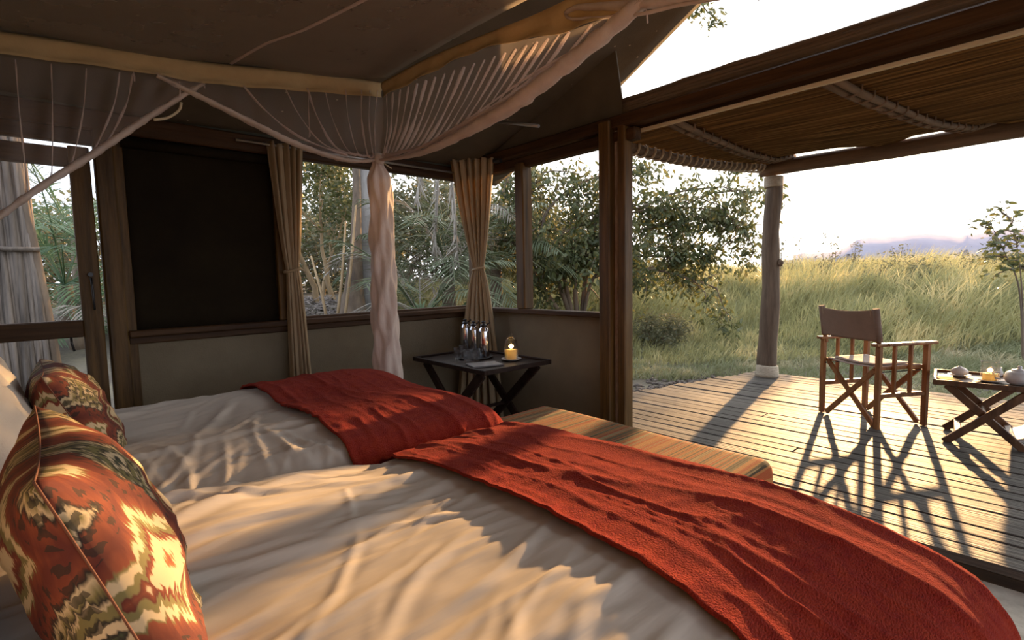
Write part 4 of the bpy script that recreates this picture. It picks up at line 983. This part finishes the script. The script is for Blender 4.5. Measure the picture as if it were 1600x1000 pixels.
b = MB(); b.lathe((x, y, SZ + .009), [(.024, 0), (.040, .006), (.047, .020), (.046, .030), (.040, .040), (.026, .050), (.012, .055), (.008, .060), (0, .062)], 28, sx=1.0, sy=1.0); tag(b.build('lidded_bowl', M['ceramic']), 'small pale lidded bowl on the saucer beside the candle', 'bowl')
b = MB(); x, y = stp(1478, 594); b.box((x + .03, y - .0, SZ + .006), (.12, .10, .006), srz + .4, 0, .002); tag(b.build('napkin', M['napkin']), 'yellow napkin under the saucer on the deck table', 'napkin')
x, y = stp(1592, 601); tp = thing('teapot', 'round pale teapot at the edge of the deck table', 'teapot', (x, y, SZ))
b = MB(); b.lathe((x, y, SZ), [(.040, 0), (.055, .008), (.070, .03), (.072, .048), (.062, .072), (.040, .085)], 32); b.build('body', M['ceramic'], tp)
b = MB(); b.lathe((x, y, SZ + .083), [(.042, 0), (.036, .008), (.014, .014), (.008, .018), (.012, .026), (.008, .033), (0, .035)], 24); b.build('lid', M['ceramic'], tp)
s_ = -ly * sgn
b = MB(); b.tube([(x + s_.x * .06, y + s_.y * .06, SZ + .035), (x + s_.x * .095, y + s_.y * .095, SZ + .055), (x + s_.x * .12, y + s_.y * .12, SZ + .085)], [.016, .011, .008], 10); b.build('spout', M['ceramic'], tp)
b = MB(); b.tube([(x - s_.x * .055 + .0, y - s_.y * .055 + .03, SZ + .07), (x - s_.x * .075, y - s_.y * .075 + .045, SZ + .06), (x - s_.x * .07, y - s_.y * .07 + .04, SZ + .03), (x - s_.x * .052, y - s_.y * .052 + .03, SZ + .024)], .006, 8); b.build('handle', M['ceramic'], tp)
p = onz(1572, 590, SZ); x, y = p.x + .02, p.y + .05
mj = thing('milk_jug', 'small pale milk jug between the candle and the teapot', 'jug', (x, y, SZ))
b = MB(); b.lathe((x, y, SZ), [(.024, 0), (.033, .01), (.035, .03), (.026, .05), (.028, .062), (.026, .062), (.024, .05), (0, .045)], 24); b.build('body', M['ceramic'], mj)
b = MB(); b.tube([(x, y + .03, SZ + .052), (x, y + .05, SZ + .045), (x, y + .048, SZ + .025), (x, y + .033, SZ + .018)], .004, 7); b.build('handle', M['ceramic'], mj)

# ================================================================== OUTSIDE
# cane fence -------------------------------------------------------------
FY = 5.6
fa = ony(0, 500, FY).x; fb = ony(78, 500, FY).x
fence = thing('cane_fence', 'grey fence of upright canes outside the screen door', 'fence', ((fa + fb) / 2, FY, -.16))
nP = 54; xs = np.linspace(fa - .75, fb - .03, nP)
for i, xx in enumerate(xs):
    ln = random.uniform(-.04, .04) - .03; zt = random.uniform(2.45, 2.75); r = random.uniform(.013, .021)
    b = MB(); b.tube([(xx - ln + random.uniform(-.008, .008) * q, FY + random.uniform(-.015, .015), -.16 + (zt + .16) * q / 5 ) if False else (xx + ln * (q / 5 - .3) + random.uniform(-.010, .010), FY + random.uniform(-.02, .02), -.16 + (zt + .16) * q / 5) for q in range(6)], [r, r * 1.02, r, r * .95, r * .9, r * .75], 7, wob=.08); b.build('cane', M['cane'], fence)
b = MB(); b.tube([(fb + .05, FY, -.16), (fb - .0, FY + .01, .8), (fb - .07, FY, 1.7), (fb - .12, FY, 2.6)], [.032, .030, .028, .024], 10, wob=.08); o = b.build('end_post', M['bark'], fence)
for zz in (1.42, .15, 2.35):
    b = MB(); b.tube([(fa - .8 + (fb - fa + .78) * i / 6, FY - .035, zz + .01 * math.sin(i * 2)) for i in range(7)], .018, 8, wob=.1); b.build('rail', M['cane'], fence)

# vegetation helpers ----------------------------------------------------
def leaves_mesh(name, C, size, matl, parent, droop=.3, aspect=.42, jit=.35, kind='stuff', smooth=False):
    C = np.asarray(C, float); n = len(C)
    a = rng.uniform(0, 2 * PI, n); d = np.stack([np.cos(a), np.sin(a), rng.normal(-droop, .5, n)], 1); d /= np.linalg.norm(d, axis=1, keepdims=True)
    s = rng.normal(size=(n, 3)); s -= d * (s * d).sum(1, keepdims=True); s /= np.linalg.norm(s, axis=1, keepdims=True); nn = np.cross(d, s)
    L = size * (1 + jit * rng.normal(size=(n, 1)).clip(-1.5, 1.8)); W = L * aspect / 2
    p0 = C; p1 = C + d * L * .35 + s * W + nn * L * .04; p2 = C + d * L * .75 + s * W * .75; p3 = C + d * L - nn * L * .10; p4 = C + d * L * .75 - s * W * .75; p5 = C + d * L * .35 - s * W + nn * L * .04
    V = np.stack([p0, p1, p2, p3, p4, p5], 1).reshape(-1, 3); i = np.arange(n)[:, None] * 6
    F = np.concatenate([i + np.array([[0, 1, 2, 3]]), i + np.array([[0, 3, 4, 5]])])
    o = tri_mesh(name, V, F, matl, parent); o['kind'] = kind; return o
def grow(b, p, d, L, r, lvl, tips, spread=.7, up=.15, nseg=5, kids=3, wander=.28, shrink=.62):
    pts = [p.copy()]; rad = [r]; dd = d.normalized()
    for i in range(nseg):
        dd = (dd + Vector((random.gauss(0, wander), random.gauss(0, wander), random.gauss(0, wander) + up)) * .5).normalized()
        p = p + dd * L / nseg; pts.append(p.copy()); rad.append(r * (1 - .55 * (i + 1) / nseg))
        if lvl <= 1: tips.append((p.copy(), dd.copy()))
        if lvl > 0 and i >= 1 and random.random() < kids / nseg * 1.25:
            ax = Vector((random.gauss(0, 1), random.gauss(0, 1), random.gauss(0, .6))).normalized()
            nd_ = (dd + ax * spread).normalized(); grow(b, p, nd_, L * shrink * random.uniform(.7, 1.15), rad[-1] * .62, lvl - 1, tips, spread, up, nseg, kids, wander, shrink)
    if lvl > 0: grow(b, p, (dd + Vector((random.gauss(0, .3), random.gauss(0, .3), .1))), L * shrink, rad[-1] * .8, lvl - 1, tips, spread, up, nseg, kids, wander, shrink)
    b.tube(pts, rad, 7 if r > .03 else 4, cap=False)
def tree(name, label, base, d, L, r, lvl, nleaf, lsize, wood_m, leaf_m, cat='tree', group=None, spread=.7, up=.15, kids=3, rad_leaf=.12, extra=None, wander=.28, shrink=.62, droop=.3):
    base = Vector(base); base.z = float(terr(base.x, base.y)) - .02
    t = thing(name, label, cat, base, 0, group); b = MB(); tips = []
    grow(b, base, Vector(d), L, r, lvl, tips, spread, up, 5, kids, wander, shrink)
    if extra:
        for pts, rr in extra:
            b.tube(interp(pts, 16), [rr * (1 - .8 * i / 15) for i in range(16)], 6, cap=False)
            for q in interp(pts, 12)[7:]: tips.append((q, Vector((0, 0, -1))))
    b.build('branches', wood_m, t)
    if nleaf:
        T = np.array([tuple(q[0]) for q in tips]); ii = rng.integers(0, len(T), nleaf)
        C = T[ii] + rng.normal(size=(nleaf, 3)) * rad_leaf; leaves_mesh('foliage', C, lsize, leaf_m, t, droop)
    return t

# leafy tree right of the corner window (arching to the right)
tb = at(905, 430, 8.4)
e1 = [at(880, 330, 8.2), at(1000, 300, 8.0), at(1080, 278, 7.9), at(1130, 272, 7.8)]
e2 = [at(900, 400, 8.2), at(960, 390, 8.1), at(1000, 370, 8.0), at(1060, 420, 7.8)]
t0 = Vector((tb.x, tb.y, float(terr(tb.x, tb.y)) + .4))
hi = at(1010, -160, 7.0)
e3 = [at(900, 250, 8), at(960, 20, 7.5), hi, at(1075, -60, 6.9), at(1100, 2, 6.9), at(1098, 25, 6.9)]
e4 = [hi, at(1100, -120, 6.9), at(1165, -60, 6.9), at(1190, -2, 6.9)]
random.seed(21)
bt = MB()
def arc_tree(name, label, base, arcs, nleaf, lsize, wood_m, leaf_m, rl, sub=2, droop=.5, r0=5, cat='tree', group=None):
    base = Vector(base); base.z = float(terr(base.x, base.y)) - .02; t = thing(name, label, cat, base, 0, group); b = MB(); tips = []
    for pts, rr, twig in arcs:
        P = interp([base] + [Vector(p) for p in pts] if twig >= 0 else [Vector(p) for p in pts], 22)
        b.tube(P, [rr * (1 - .8 * i / 21) for i in range(22)], 7, cap=False, wob=.06)
        for i, q in enumerate(P):
            if i > r0 and abs(twig) > 0:
                for _ in range(abs(twig)):
                    d = (P[min(i + 1, 21)] - P[i - 1]).normalized() * .8 + Vector((random.gauss(0, 1), random.gauss(0, 1), random.gauss(-.15, .7)))
                    L = random.uniform(.25, .7) * sub; tt = []
                    grow(b, q, d, L, .012, 1, tt, .8, -.15, 4, 3, .35, .6); tips += tt
        tips += [(q, None) for q in P[14:]] if abs(twig) > 0 else []
    b.build('branches', wood_m, t)
    T = np.array([tuple(q[0]) for q in tips]); ii = rng.integers(0, len(T), nleaf)
    leaves_mesh('foliage', T[ii] + rng.normal(size=(nleaf, 3)) * rl, lsize, leaf_m, t, droop)
    return t
D = 8.2
arc_tree('overhanging_tree', 'leafy tree arching over the grass between the brown post and the veranda post', tb,
         [([at(930, 350, D), at(1000, 325, D), at(1060, 300, D), at(1130, 292, 8.0)], .05, 1),
          ([at(900, 390, D), at(960, 370, D), at(1040, 350, D), at(1120, 340, D)], .05, 2),
          ([at(880, 400, D), at(950, 400, D), at(1030, 400, D), at(1110, 400, D)], .045, 2),
          ([at(930, 430, D), at(1000, 420, D), at(1060, 430, D), at(1120, 450, D)], .035, 1),
          ([at(860, 400, D), at(850, 340, D), at(900, 290, D), at(980, 262, D)], .05, 2),
          ([at(830, 420, D), at(800, 370, D), at(820, 310, D), at(850, 270, D)], .045, 2),
          ([at(870, 380, D), at(1000, 330, D), at(1120, 330, D), at(1175, 380, 8.0)], .03, 1),
          ([at(940, 330, D), at(1040, 330, D), at(1120, 300, 8.0), at(1180, 300, 8.0)], .03, 1)], 15000, .088, M['bark'], M['leaf'], .10, sub=.9, droop=.9)
# high hanging twigs seen over the roof edge belong to a taller tree outside
arc_tree('tall_tree', 'tall tree whose leafy twigs hang into the sky gap above the roof edge', at(760, 420, 10.5),
         [([at(800, 250, 10), at(880, 60, 9), at(960, -100, 8)], .10, 0),
          ([at(880, 40, 9), at(980, -90, 8), at(1060, -70, 7.2), at(1095, -10, 7.0), at(1100, 12, 7.0)], .04, -1),
          ([at(960, -60, 8), at(1080, -110, 7.5), at(1160, -60, 7.2), at(1186, 2, 7.0)], .03, 0)], 900, .08, M['bark'], M['leaf'], .06, sub=.35)
# pale trunk and dark trunk beyond the left window
tp_ = at(574, 420, 7.2); tp_.z = float(terr(tp_.x, tp_.y))
t = thing('pale_tree', 'thick pale grey tree trunk beyond the left window', 'tree', tp_)
b = MB(); b.tube([tp_ + Vector((0, 0, -.05)), tp_ + Vector((.0, 0, .5)), tp_ + Vector((-.02, 0, 1.3)), tp_ + Vector((.02, 0, 2.2)), tp_ + Vector((.05, 0, 3.4))], [.20, .165, .15, .145, .12], 18, wob=.03); b.build('trunk', M['bark_grey'], t)
tips = []; b = MB(); 
for a in range(5): grow(b, tp_ + Vector((.04, 0, 2.8 + .12 * a)), Vector((math.cos(a * 1.3), math.sin(a * 1.3), .8)), 1.4, .05, 2, tips)
b.build('branches', M['bark_grey'], t); T = np.array([tuple(q[0]) for q in tips]); leaves_mesh('foliage', T[rng.integers(0, len(T), 2500)] + rng.normal(size=(2500, 3)) * .15, .10, M['leaf'], t)
tp2 = at(548, 430, 6.9)
tp2.z = float(terr(tp2.x, tp2.y)); t = thing('dark_tree', 'dark fire-scarred tree trunk just before the pale trunk', 'tree', tp2)
b = MB(); b.tube([tp2 + Vector((-.03, 0, -.05)), tp2 + Vector((-.0, 0, .15)), tp2 + Vector((.03, 0, .5)), tp2 + Vector((.09, .0, 1.0)), tp2 + Vector((.14, 0, 1.8)), tp2 + Vector((.16, 0, 2.8))], [.34, .20, .13, .08, .06, .04], 14, wob=.10); b.build('trunk', M['bark'], t)
random.seed(5)
# slender trees beyond the left window
spec = [(492, 7.8, (.05, 0, 1), 1.3, .05, 'slender golden-barked tree by the left curtain, beyond the window'), (520, 8.6, (-.05, .1, 1), 1.5, .045, 'slender golden-barked tree midway between left curtain and dark trunk'),
        (503, 10.5, (.3, 0, 1), 1.6, .05, 'leaning slender tree farther back behind the left window')]
for px, Dd, d, L, r, lb in spec:
    p = at(px, 430, Dd); tree('slender_tree', lb, p, d, L, r, 3, 2600, .085, M['bark_light'], M['leaf'], group='slender trees beyond the left window', spread=.75, up=.25, kids=3, rad_leaf=.16)
# leaning thin light trunks
for j, (x0, y0, x1, y1) in enumerate(((532, 470, 556, 320), (521, 470, 540, 345), (512, 455, 486, 400))):
    a = at(x0, y0, 6.6); c = at(x1, y1, 6.7); a.z = float(terr(a.x, a.y)); b = MB(); b.tube([a, a.lerp(c, .5) + Vector((.02, 0, 0)), c], [.022, .018, .012], 7); tag(b.build('leaning_stem', M['bark_light']), ('long golden stem leaning towards the dark trunk', 'long golden stem beside the litter, nearer the left curtain', 'short golden stem leaning to the left curtain')[j], 'stem', 'bare golden stems in the litter')

# palms ------------------------------------------------------------------
def frond(p, d, L, W, nl, matl, parent, droop=.9, name='frond', fan=False):
    """feather frond: rachis + leaflets, one mesh"""
    b = MB(); pts = []; dd = d.normalized(); q = p.copy(); n = 10
    for i in range(n + 1):
        pts.append(q.copy()); dd = (dd + Vector((0, 0, -droop * .14 * (i + 1) / n * 2))).normalized(); q = q + dd * L / n
    b.tube(pts, [.012 * (1 - .8 * i / n) + .002 for i in range(n + 1)], 4, cap=False)
    side = dd.cross(Vector((0, 0, 1))).normalized() if abs(dd.z) < .95 else Vector((1, 0, 0))
    vs_, fs = [], []
    for i in range(nl):
        t = (.25 + .75 * i / nl) if not fan else (.82 + .18 * i / nl); k = min(n - 1, int(t * n)); c = pts[k].lerp(pts[k + 1], t * n - k); dr = (pts[k + 1] - pts[k]).normalized()
        for s in (-1, 1):
            if fan: a = s * PI * .62 * (1 - i / nl); ld = (dr * math.cos(a) + side * math.sin(a)).normalized(); LL = W * random.uniform(.8, 1.05)
            else: ld = (dr * .75 + side * s * .8 + Vector((0, 0, random.uniform(-.35, .05)))).normalized(); LL = W * math.sin(PI * (.15 + .8 * t)) * random.uniform(.85, 1.1)
            up_ = ld.cross(side).normalized() if True else None
            wv = ld.cross(Vector((random.gauss(0, .3), random.gauss(0, .3), 1))).normalized() * (.011 if not fan else .015)
            e = c + ld * LL + Vector((0, 0, -.22 * LL)); mth_ = c + ld * LL * .5 + Vector((0, 0, -.03 * LL))
            b0 = len(vs_); vs_ += [c - wv * .4, c + wv * .4, mth_ + wv, e, mth_ - wv]; fs += [(b0, b0 + 1, b0 + 2, b0 + 4), (b0 + 4, b0 + 2, b0 + 3)]
    b.add(vs_, fs); return b.build(name, matl, parent)
def palm(label, px, Dd, nf, L, W, matl, tz=.3, dead=0, tilt=(.2, 1.1), fan=False, group='palms beyond the windows', xoff=None, nl=26, base=None):
    p = base if base is not None else at(px, 430, Dd); p.z = float(terr(p.x, p.y)); t = thing('palm', label, 'palm', p, 0, group)
    b = MB(); b.tube([p + Vector((0, 0, -.05)), p + Vector((0, 0, tz))], [.12, .09], 10, wob=.1); b.build('stem', M['bark'], t)
    for i in range(nf):
        a = i * 2.4 + random.uniform(-.3, .3); e = random.uniform(*tilt); dv = Vector((math.cos(a) * math.cos(e), math.sin(a) * math.cos(e), math.sin(e)))
        dd_ = i < dead
        frond(p + Vector((0, 0, tz)), dv, L * random.uniform(.75, 1.1), W, nl, M['dead_palm'] if dd_ else matl, t, 1.6 if dd_ else .8, 'dead_frond' if dd_ else 'frond', fan)
    return t
random.seed(33)
palm('shaggy dull green palm just right of the net column, beyond the window', 655, 6.6, 16, 1.7, .55, M['palm'], .5, 5, (.1, 1.3))
palm('dense palm behind the top of the corner curtain', 700, 7.6, 16, 2.0, .6, M['palm'], .8, 4, (.2, 1.4))
palm('palm between the corner curtain and the square mullion', 775, 8.4, 15, 2.1, .6, M['palm'], .9, 2, (.3, 1.4))
palm('low fan palm with spiky blades at the sill right of the net column', 640, 5.9, 12, .7, .5, M['palm_green'], .15, 2, (.3, 1.4), True, nl=12)
palm('low fan palm with spiky blades at the sill left of the corner curtain', 690, 6.2, 12, .7, .5, M['palm_green'], .15, 2, (.3, 1.4), True, nl=12)
palm('bright green palm directly behind the end of the cane fence', 100, 7.5, 16, 2.0, .6, M['palm_green'], .7, 0, (.1, 1.3))
palm('green palm set back between fence end and door post', 125, 9.0, 16, 2.3, .7, M['palm_green'], 1.3, 0, (.1, 1.3))
palm('low palm at the foot of the fence beside the door post', 112, 6.9, 12, 1.2, .45, M['palm_green'], .15, 3, (.2, 1.2))
# hanging dead fronds
for j, (x0, y0, x1, y1) in enumerate(((668, 285, 650, 320), (684, 285, 678, 410), (698, 300, 716, 420))):
    a = at(x0, y0 - 90, 6.3); c = at(x1, y1, 6.3); b = MB(); b.tube([a, a.lerp(c, .5) + Vector((.03, 0, 0)), c], [.015, .014, .006], 6); vs_ = []; fs = []
    for i in range(30):
        q = a.lerp(c, .35 + .6 * i / 30); e = q + Vector((random.gauss(0, .07), random.gauss(0, .07), -random.uniform(.15, .3))); wv = Vector((.008, -.008, 0)); b0 = len(vs_); vs_ += [q - wv, q + wv, e]; fs.append((b0, b0 + 1, b0 + 2))
    b.add(vs_, fs); tag(b.build('hanging_frond', M['dead_palm']), ('pale dead frond hanging in a tuft at the window head', 'long pale dead frond hanging straight down', 'pale dead frond hanging beside the corner curtain')[j], 'frond', 'dead fronds hanging beyond the left window')

# bushes far behind the windows
random.seed(3)
bush = [(455, 13, 3.0), (500, 15, 3.6), (560, 14, 2.8), (620, 11, 3.2), (680, 12, 3.4), (740, 12, 3.2), (800, 13, 3.0), (850, 12.5, 2.3), (900, 13, 2.0), (60, 13, 3.2), (-20, 12, 3.0), (140, 12, 3.5), (960, 12.5, 1.35), (1030, 13, 1.1)]
names = ['behind the left curtain', 'behind the slender golden trees', 'behind the pale trunk', 'behind the net column', 'behind the hanging fronds', 'behind the corner curtain', 'behind the square mullion', 'in the middle of the corner window', 'at the brown post in the corner window', 'behind the cane fence', 'at the far left beyond the fence', 'behind the door post', 'just right of the brown post', 'low behind the arching tree']
for (px, Dd, hh), nm in zip(bush, names):
    p = at(px, 430, Dd); p.z = float(terr(p.x, p.y)); t = thing('bush', 'dull green scrub bush ' + nm, 'bush', p, 0, 'scrub bushes beyond the tent'); b = MB(); tips = []
    for a in range(5): grow(b, p, Vector((math.cos(a * 1.26) * .5, math.sin(a * 1.26) * .5, 1)), hh * .42, .04, 2, tips, .8, .1, 4, 3, .3, .65)
    for a in range(7): grow(b, p, Vector((math.cos(a * .9) * 1.6, math.sin(a * .9) * 1.6, .5)), min(1.1, hh * .4), .02, 1, tips, .8, .05, 4, 3, .3, .65)
    b.build('branches', M['bark'], t); T = np.array([tuple(q[0]) for q in tips]); nl = 5200 if hh > 1.5 else 2500
    leaves_mesh('foliage', T[rng.integers(0, len(T), nl)] + rng.normal(size=(nl, 3)) * .22, .11, M['leaf_dull'], t)

# litter: sticks and stones ---------------------------------------------
n = 2600; cxs = rng.uniform(.9, 3.4, n); cys = rng.uniform(4.6, 8.5, n)
a = rng.uniform(0, PI, n); L = rng.uniform(.06, .28, n); z = terr(cxs, cys) + rng.uniform(.0, .06, n)
d = np.stack([np.cos(a), np.sin(a), rng.normal(0, .25, n)], 1) * L[:, None] / 2; s = np.stack([-np.sin(a), np.cos(a), np.zeros(n)], 1) * rng.uniform(.004, .014, n)[:, None]; u = np.array([[0, 0, .008]])
C = np.stack([cxs, cys, z], 1); V = np.stack([C - d - s, C - d + s, C - d + u, C + d - s, C + d + s, C + d + u], 1).reshape(-1, 3); i = np.arange(n)[:, None] * 6
F = np.concatenate([i + np.array([[0, 2, 5, 3]]), i + np.array([[2, 1, 4, 5]]), i + np.array([[1, 0, 3, 4]])])
o = tri_mesh('litter', V, F, M['litter']); tag(o, 'heap of dry sticks and bark litter beyond the left window', 'litter', None, 'stuff')
b = MB(); p = ony(110, 590, 6.2); b.tube([(p.x - .25, 5.9, -.07), (p.x + .2, 5.88, -.06), (p.x + .7, 5.95, -.07)], [.05, .055, .045], 10, wob=.05); tag(b.build('fallen_log', M['bark_grey']), 'pale fallen log on the ground by the fence end', 'log')
# stones beside the deck edge
VV = []; FF = []; ico = [(0, 0, 1), (.89, 0, .45), (.28, .85, .45), (-.72, .53, .45), (-.72, -.53, .45), (.28, -.85, .45), (.72, .53, -.45), (-.28, .85, -.45), (-.89, 0, -.45), (-.28, -.85, -.45), (.72, -.53, -.45), (0, 0, -1)]
icf = [(0, 1, 2), (0, 2, 3), (0, 3, 4), (0, 4, 5), (0, 5, 1), (1, 6, 2), (2, 7, 3), (3, 8, 4), (4, 9, 5), (5, 10, 1), (6, 7, 2), (7, 8, 3), (8, 9, 4), (9, 10, 5), (10, 6, 1), (11, 7, 6), (11, 8, 7), (11, 9, 8), (11, 10, 9), (11, 6, 10)]
for q in range(2600):
    t = random.random(); x = 2.9 + 3.4 * t; ye = 2.76 - .228 * (x - 4.13)
    if random.random() < .3: x = random.uniform(5.95, 6.5); y = random.uniform(-1.5, 2.4)
    else: y = ye + .05 + abs(random.gauss(0, .34))
    s = random.uniform(.010, .034); b0 = len(VV); z = float(terr(x, y)) + s * .3
    if random.random() < .05 and y < 3.3: s *= 1.6
    for v in ico: VV.append((x + v[0] * s * random.uniform(.8, 1.4), y + v[1] * s * random.uniform(.8, 1.3), z + v[2] * s * .7))
    FF += [tuple(b0 + i for i in f) for f in icf]
o = tri_mesh('rubble', VV, FF, M['rock']); tag(o, 'grey rubble and clods scattered along the deck edge', 'rubble', None, 'stuff')

# grass -------------------------------------------------------------------
def blades(name, label, n, rr, pxr, hfun, wd, matl, lean_=.45, clump=True, wind=(-.1, -.25)):
    D_ = np.sqrt(rng.uniform(rr[0] ** 2, rr[1] ** 2, n)); px = rng.uniform(pxr[0], pxr[1], n)
    X = np.empty(n); Y = np.empty(n)
    c0 = (px - 800) / 800.; r0 = RM[0, 0] * c0 - RM[0, 2]; r1 = RM[1, 0] * c0 - RM[1, 2]
    X = r0 * D_; Y = r1 * D_
    keep = ((X > 6.0) | ((Y > 2.76 - .228 * (X - 4.13) + .28 + .62 * np.clip(5.9 - X, 0, 3) + .35 * vnoise(X * 3, Y * 3, 8)) & (X > 3.0) & (Y < 3.9 + 9 * (X > 3.2))) ) & (vnoise(X * 1.7, Y * 1.7, 21) > (.12 if clump else -1)); X, Y = X[keep], Y[keep]; n = len(X)
    h = hfun(X, Y) * rng.uniform(.55, 1.25, n); z = terr(X, Y) - .02
    a = rng.uniform(0, 2 * PI, n); ln = np.abs(rng.normal(lean_, .25, n)); dx = np.cos(a) * ln + wind[0]; dy = np.sin(a) * ln + wind[1]
    b_ = rng.uniform(0, PI, n); w_ = wd * rng.uniform(.6, 1.5, n); sx2 = np.cos(b_) * w_; sy2 = np.sin(b_) * w_
    P = lambda t, k, s: np.stack([X + dx * h * t ** 1.8 + s * sx2 * k, Y + dy * h * t ** 1.8 + s * sy2 * k, z + h * (t - .22 * ln * t ** 3)], 1)
    V = np.stack([P(0, 1, -1), P(0, 1, 1), P(.5, .9, -1), P(.5, .9, 1), P(.8, .5, -1), P(.8, .5, 1), P(1, 0, 0), P(1, 0, 0)], 1)[:, :7].reshape(-1, 3)
    i = np.arange(n)[:, None] * 7
    F = np.concatenate([i + np.array([[0, 1, 3]]), i + np.array([[0, 3, 2]]), i + np.array([[2, 3, 5]]), i + np.array([[2, 5, 4]]), i + np.array([[4, 5, 6]])])
    o = tri_mesh(name, V, F, matl); return tag(o, label, 'grass', None, 'stuff')
def h_tall(X, Y): d = np.hypot(np.maximum(0, X - 5.9), np.maximum(0, Y - 3.6)); return (.16 + .52 * sstep(1.2, 5, d)) * (.55 + .9 * vnoise(X * .8, Y * .8, 31))
blades('tall_grass', 'tall yellow-green marsh grass covering the bank beyond the deck', 95000, (7.0, 19), (900, 1900), h_tall, .0075, M['grass'])
blades('far_grass', 'straw-coloured grass fringe along the top of the bank', 30000, (13, 34), (860, 2000), lambda X, Y: .75 + 0 * X, .012, M['grass'], .25)
blades('short_grass', 'short green grass on the flat ground just beyond the deck', 66000, (4.6, 9.5), (960, 2100), lambda X, Y: .055 + .09 * vnoise(X * 1.5, Y * 1.5, 5) + .10 * sstep(7.2, 9, X), .005, M['lawn'], .7)
blades('window_grass', 'grass seen below the tree through the corner window', 16000, (6.2, 14), (560, 960), lambda X, Y: .35 + 0 * X, .008, M['grass'], .5)
# twiggy grey-brown shrubs within the grass
for j, (px, Dd, hh, lb) in enumerate(((1410, 10.5, .62, 'brownish tangled shrub in the tall grass behind the canvas chair'), (1570, 10.0, .60, 'dark tangled shrub in the grass above the teapot'), (1030, 8.6, .40, 'grey-brown low shrub in the grass right of the brown post'), (1300, 13, .55, 'olive shrub near the top of the bank, right of the veranda post'))):
    p = at(px, 430, Dd); p.z = float(terr(p.x, p.y)); t = thing('grass_shrub', lb, 'shrub', p, 0, 'shrubs in the tall grass'); b = MB(); tips = []
    for a in range(9): grow(b, p, Vector((math.cos(a * .7) * 1.1, math.sin(a * .7) * 1.1, 1)), hh * .8, .012, 2, tips, .8, .05, 4, 3, .35, .65)
    b.build('branches', M['bark'], t); T = np.array([tuple(q[0]) for q in tips]); leaves_mesh('foliage', T[rng.integers(0, len(T), 2600)] + rng.normal(size=(2600, 3)) * .09, .05, M['leaf_dull'], t)
# tall weeds breaking the skyline
for j, (px, py, Dd, lb) in enumerate(((1227, 375, 12, 'bare twiggy weed on the skyline beside the veranda post'), (1300, 370, 13, 'seeded weed on the skyline above the chair back'), (1333, 385, 13, 'leafy weed on the skyline left of the far woodland'), (1400, 388, 13, 'thin weed on the skyline under the far woodland'))):
    p = at(px, 420, Dd); p.z = float(terr(p.x, p.y)); q = at(px, py, Dd); b = MB(); tips = []; t = thing('weed', lb, 'weed', p, 0, 'weeds on the skyline')
    for a in range(4): grow(b, p, Vector((random.gauss(0, .12), random.gauss(0, .12), 1)), (q.z - p.z) * .8, .010, 1, tips, .6, .4, 5, 3, .2, .35)
    b.build('stems', M['bark'], t); T = np.array([tuple(q_[0]) for q_ in tips if q_[0].z > p.z + .6 * (q.z - p.z)] or [tuple(q)]); leaves_mesh('foliage', T[rng.integers(0, len(T), 90)] + rng.normal(size=(90, 3)) * .04, .06, M['leaf_dull'], t)
# sapling at the right edge
Ds = 6.3
sb = at(1600, 560, Ds); random.seed(12)
arc_tree('sapling', 'thin leafy sapling at the right edge of the grass', sb, [([at(1597, 500, Ds), at(1590, 440, Ds), at(1570, 395, Ds), at(1548, 350, Ds)], .016, 1), ([at(1598, 480, Ds), at(1594, 420, Ds), at(1588, 380, Ds), at(1578, 342, Ds)], .014, 1), ([at(1604, 470, Ds), at(1615, 400, Ds), at(1630, 350, Ds)], .014, 1)], 560, .075, M['bark'], M['leaf'], .05, sub=.24, droop=.1, r0=13)
# far woodland, its distance haze painted into the surface colour
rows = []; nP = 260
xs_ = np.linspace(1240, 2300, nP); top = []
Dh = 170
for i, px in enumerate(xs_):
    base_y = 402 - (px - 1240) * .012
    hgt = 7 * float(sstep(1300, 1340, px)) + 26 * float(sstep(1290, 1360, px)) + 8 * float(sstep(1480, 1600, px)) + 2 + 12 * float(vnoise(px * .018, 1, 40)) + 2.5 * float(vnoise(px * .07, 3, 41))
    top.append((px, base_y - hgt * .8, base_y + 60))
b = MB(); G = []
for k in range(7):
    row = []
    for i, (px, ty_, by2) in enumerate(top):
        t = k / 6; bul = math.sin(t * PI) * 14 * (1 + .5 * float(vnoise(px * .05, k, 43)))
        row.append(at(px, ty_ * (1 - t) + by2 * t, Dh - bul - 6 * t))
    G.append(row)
b.sheet(G, 8.0); hl = b.build('far_woodland', M['hill']); tag(hl, 'far woodland on the horizon, with distance haze painted in pale lilac', 'woodland')
print('tris', sum(len(o.data.polygons) for o in bpy.data.objects if o.type == 'MESH'), 'objects', len(bpy.data.objects))
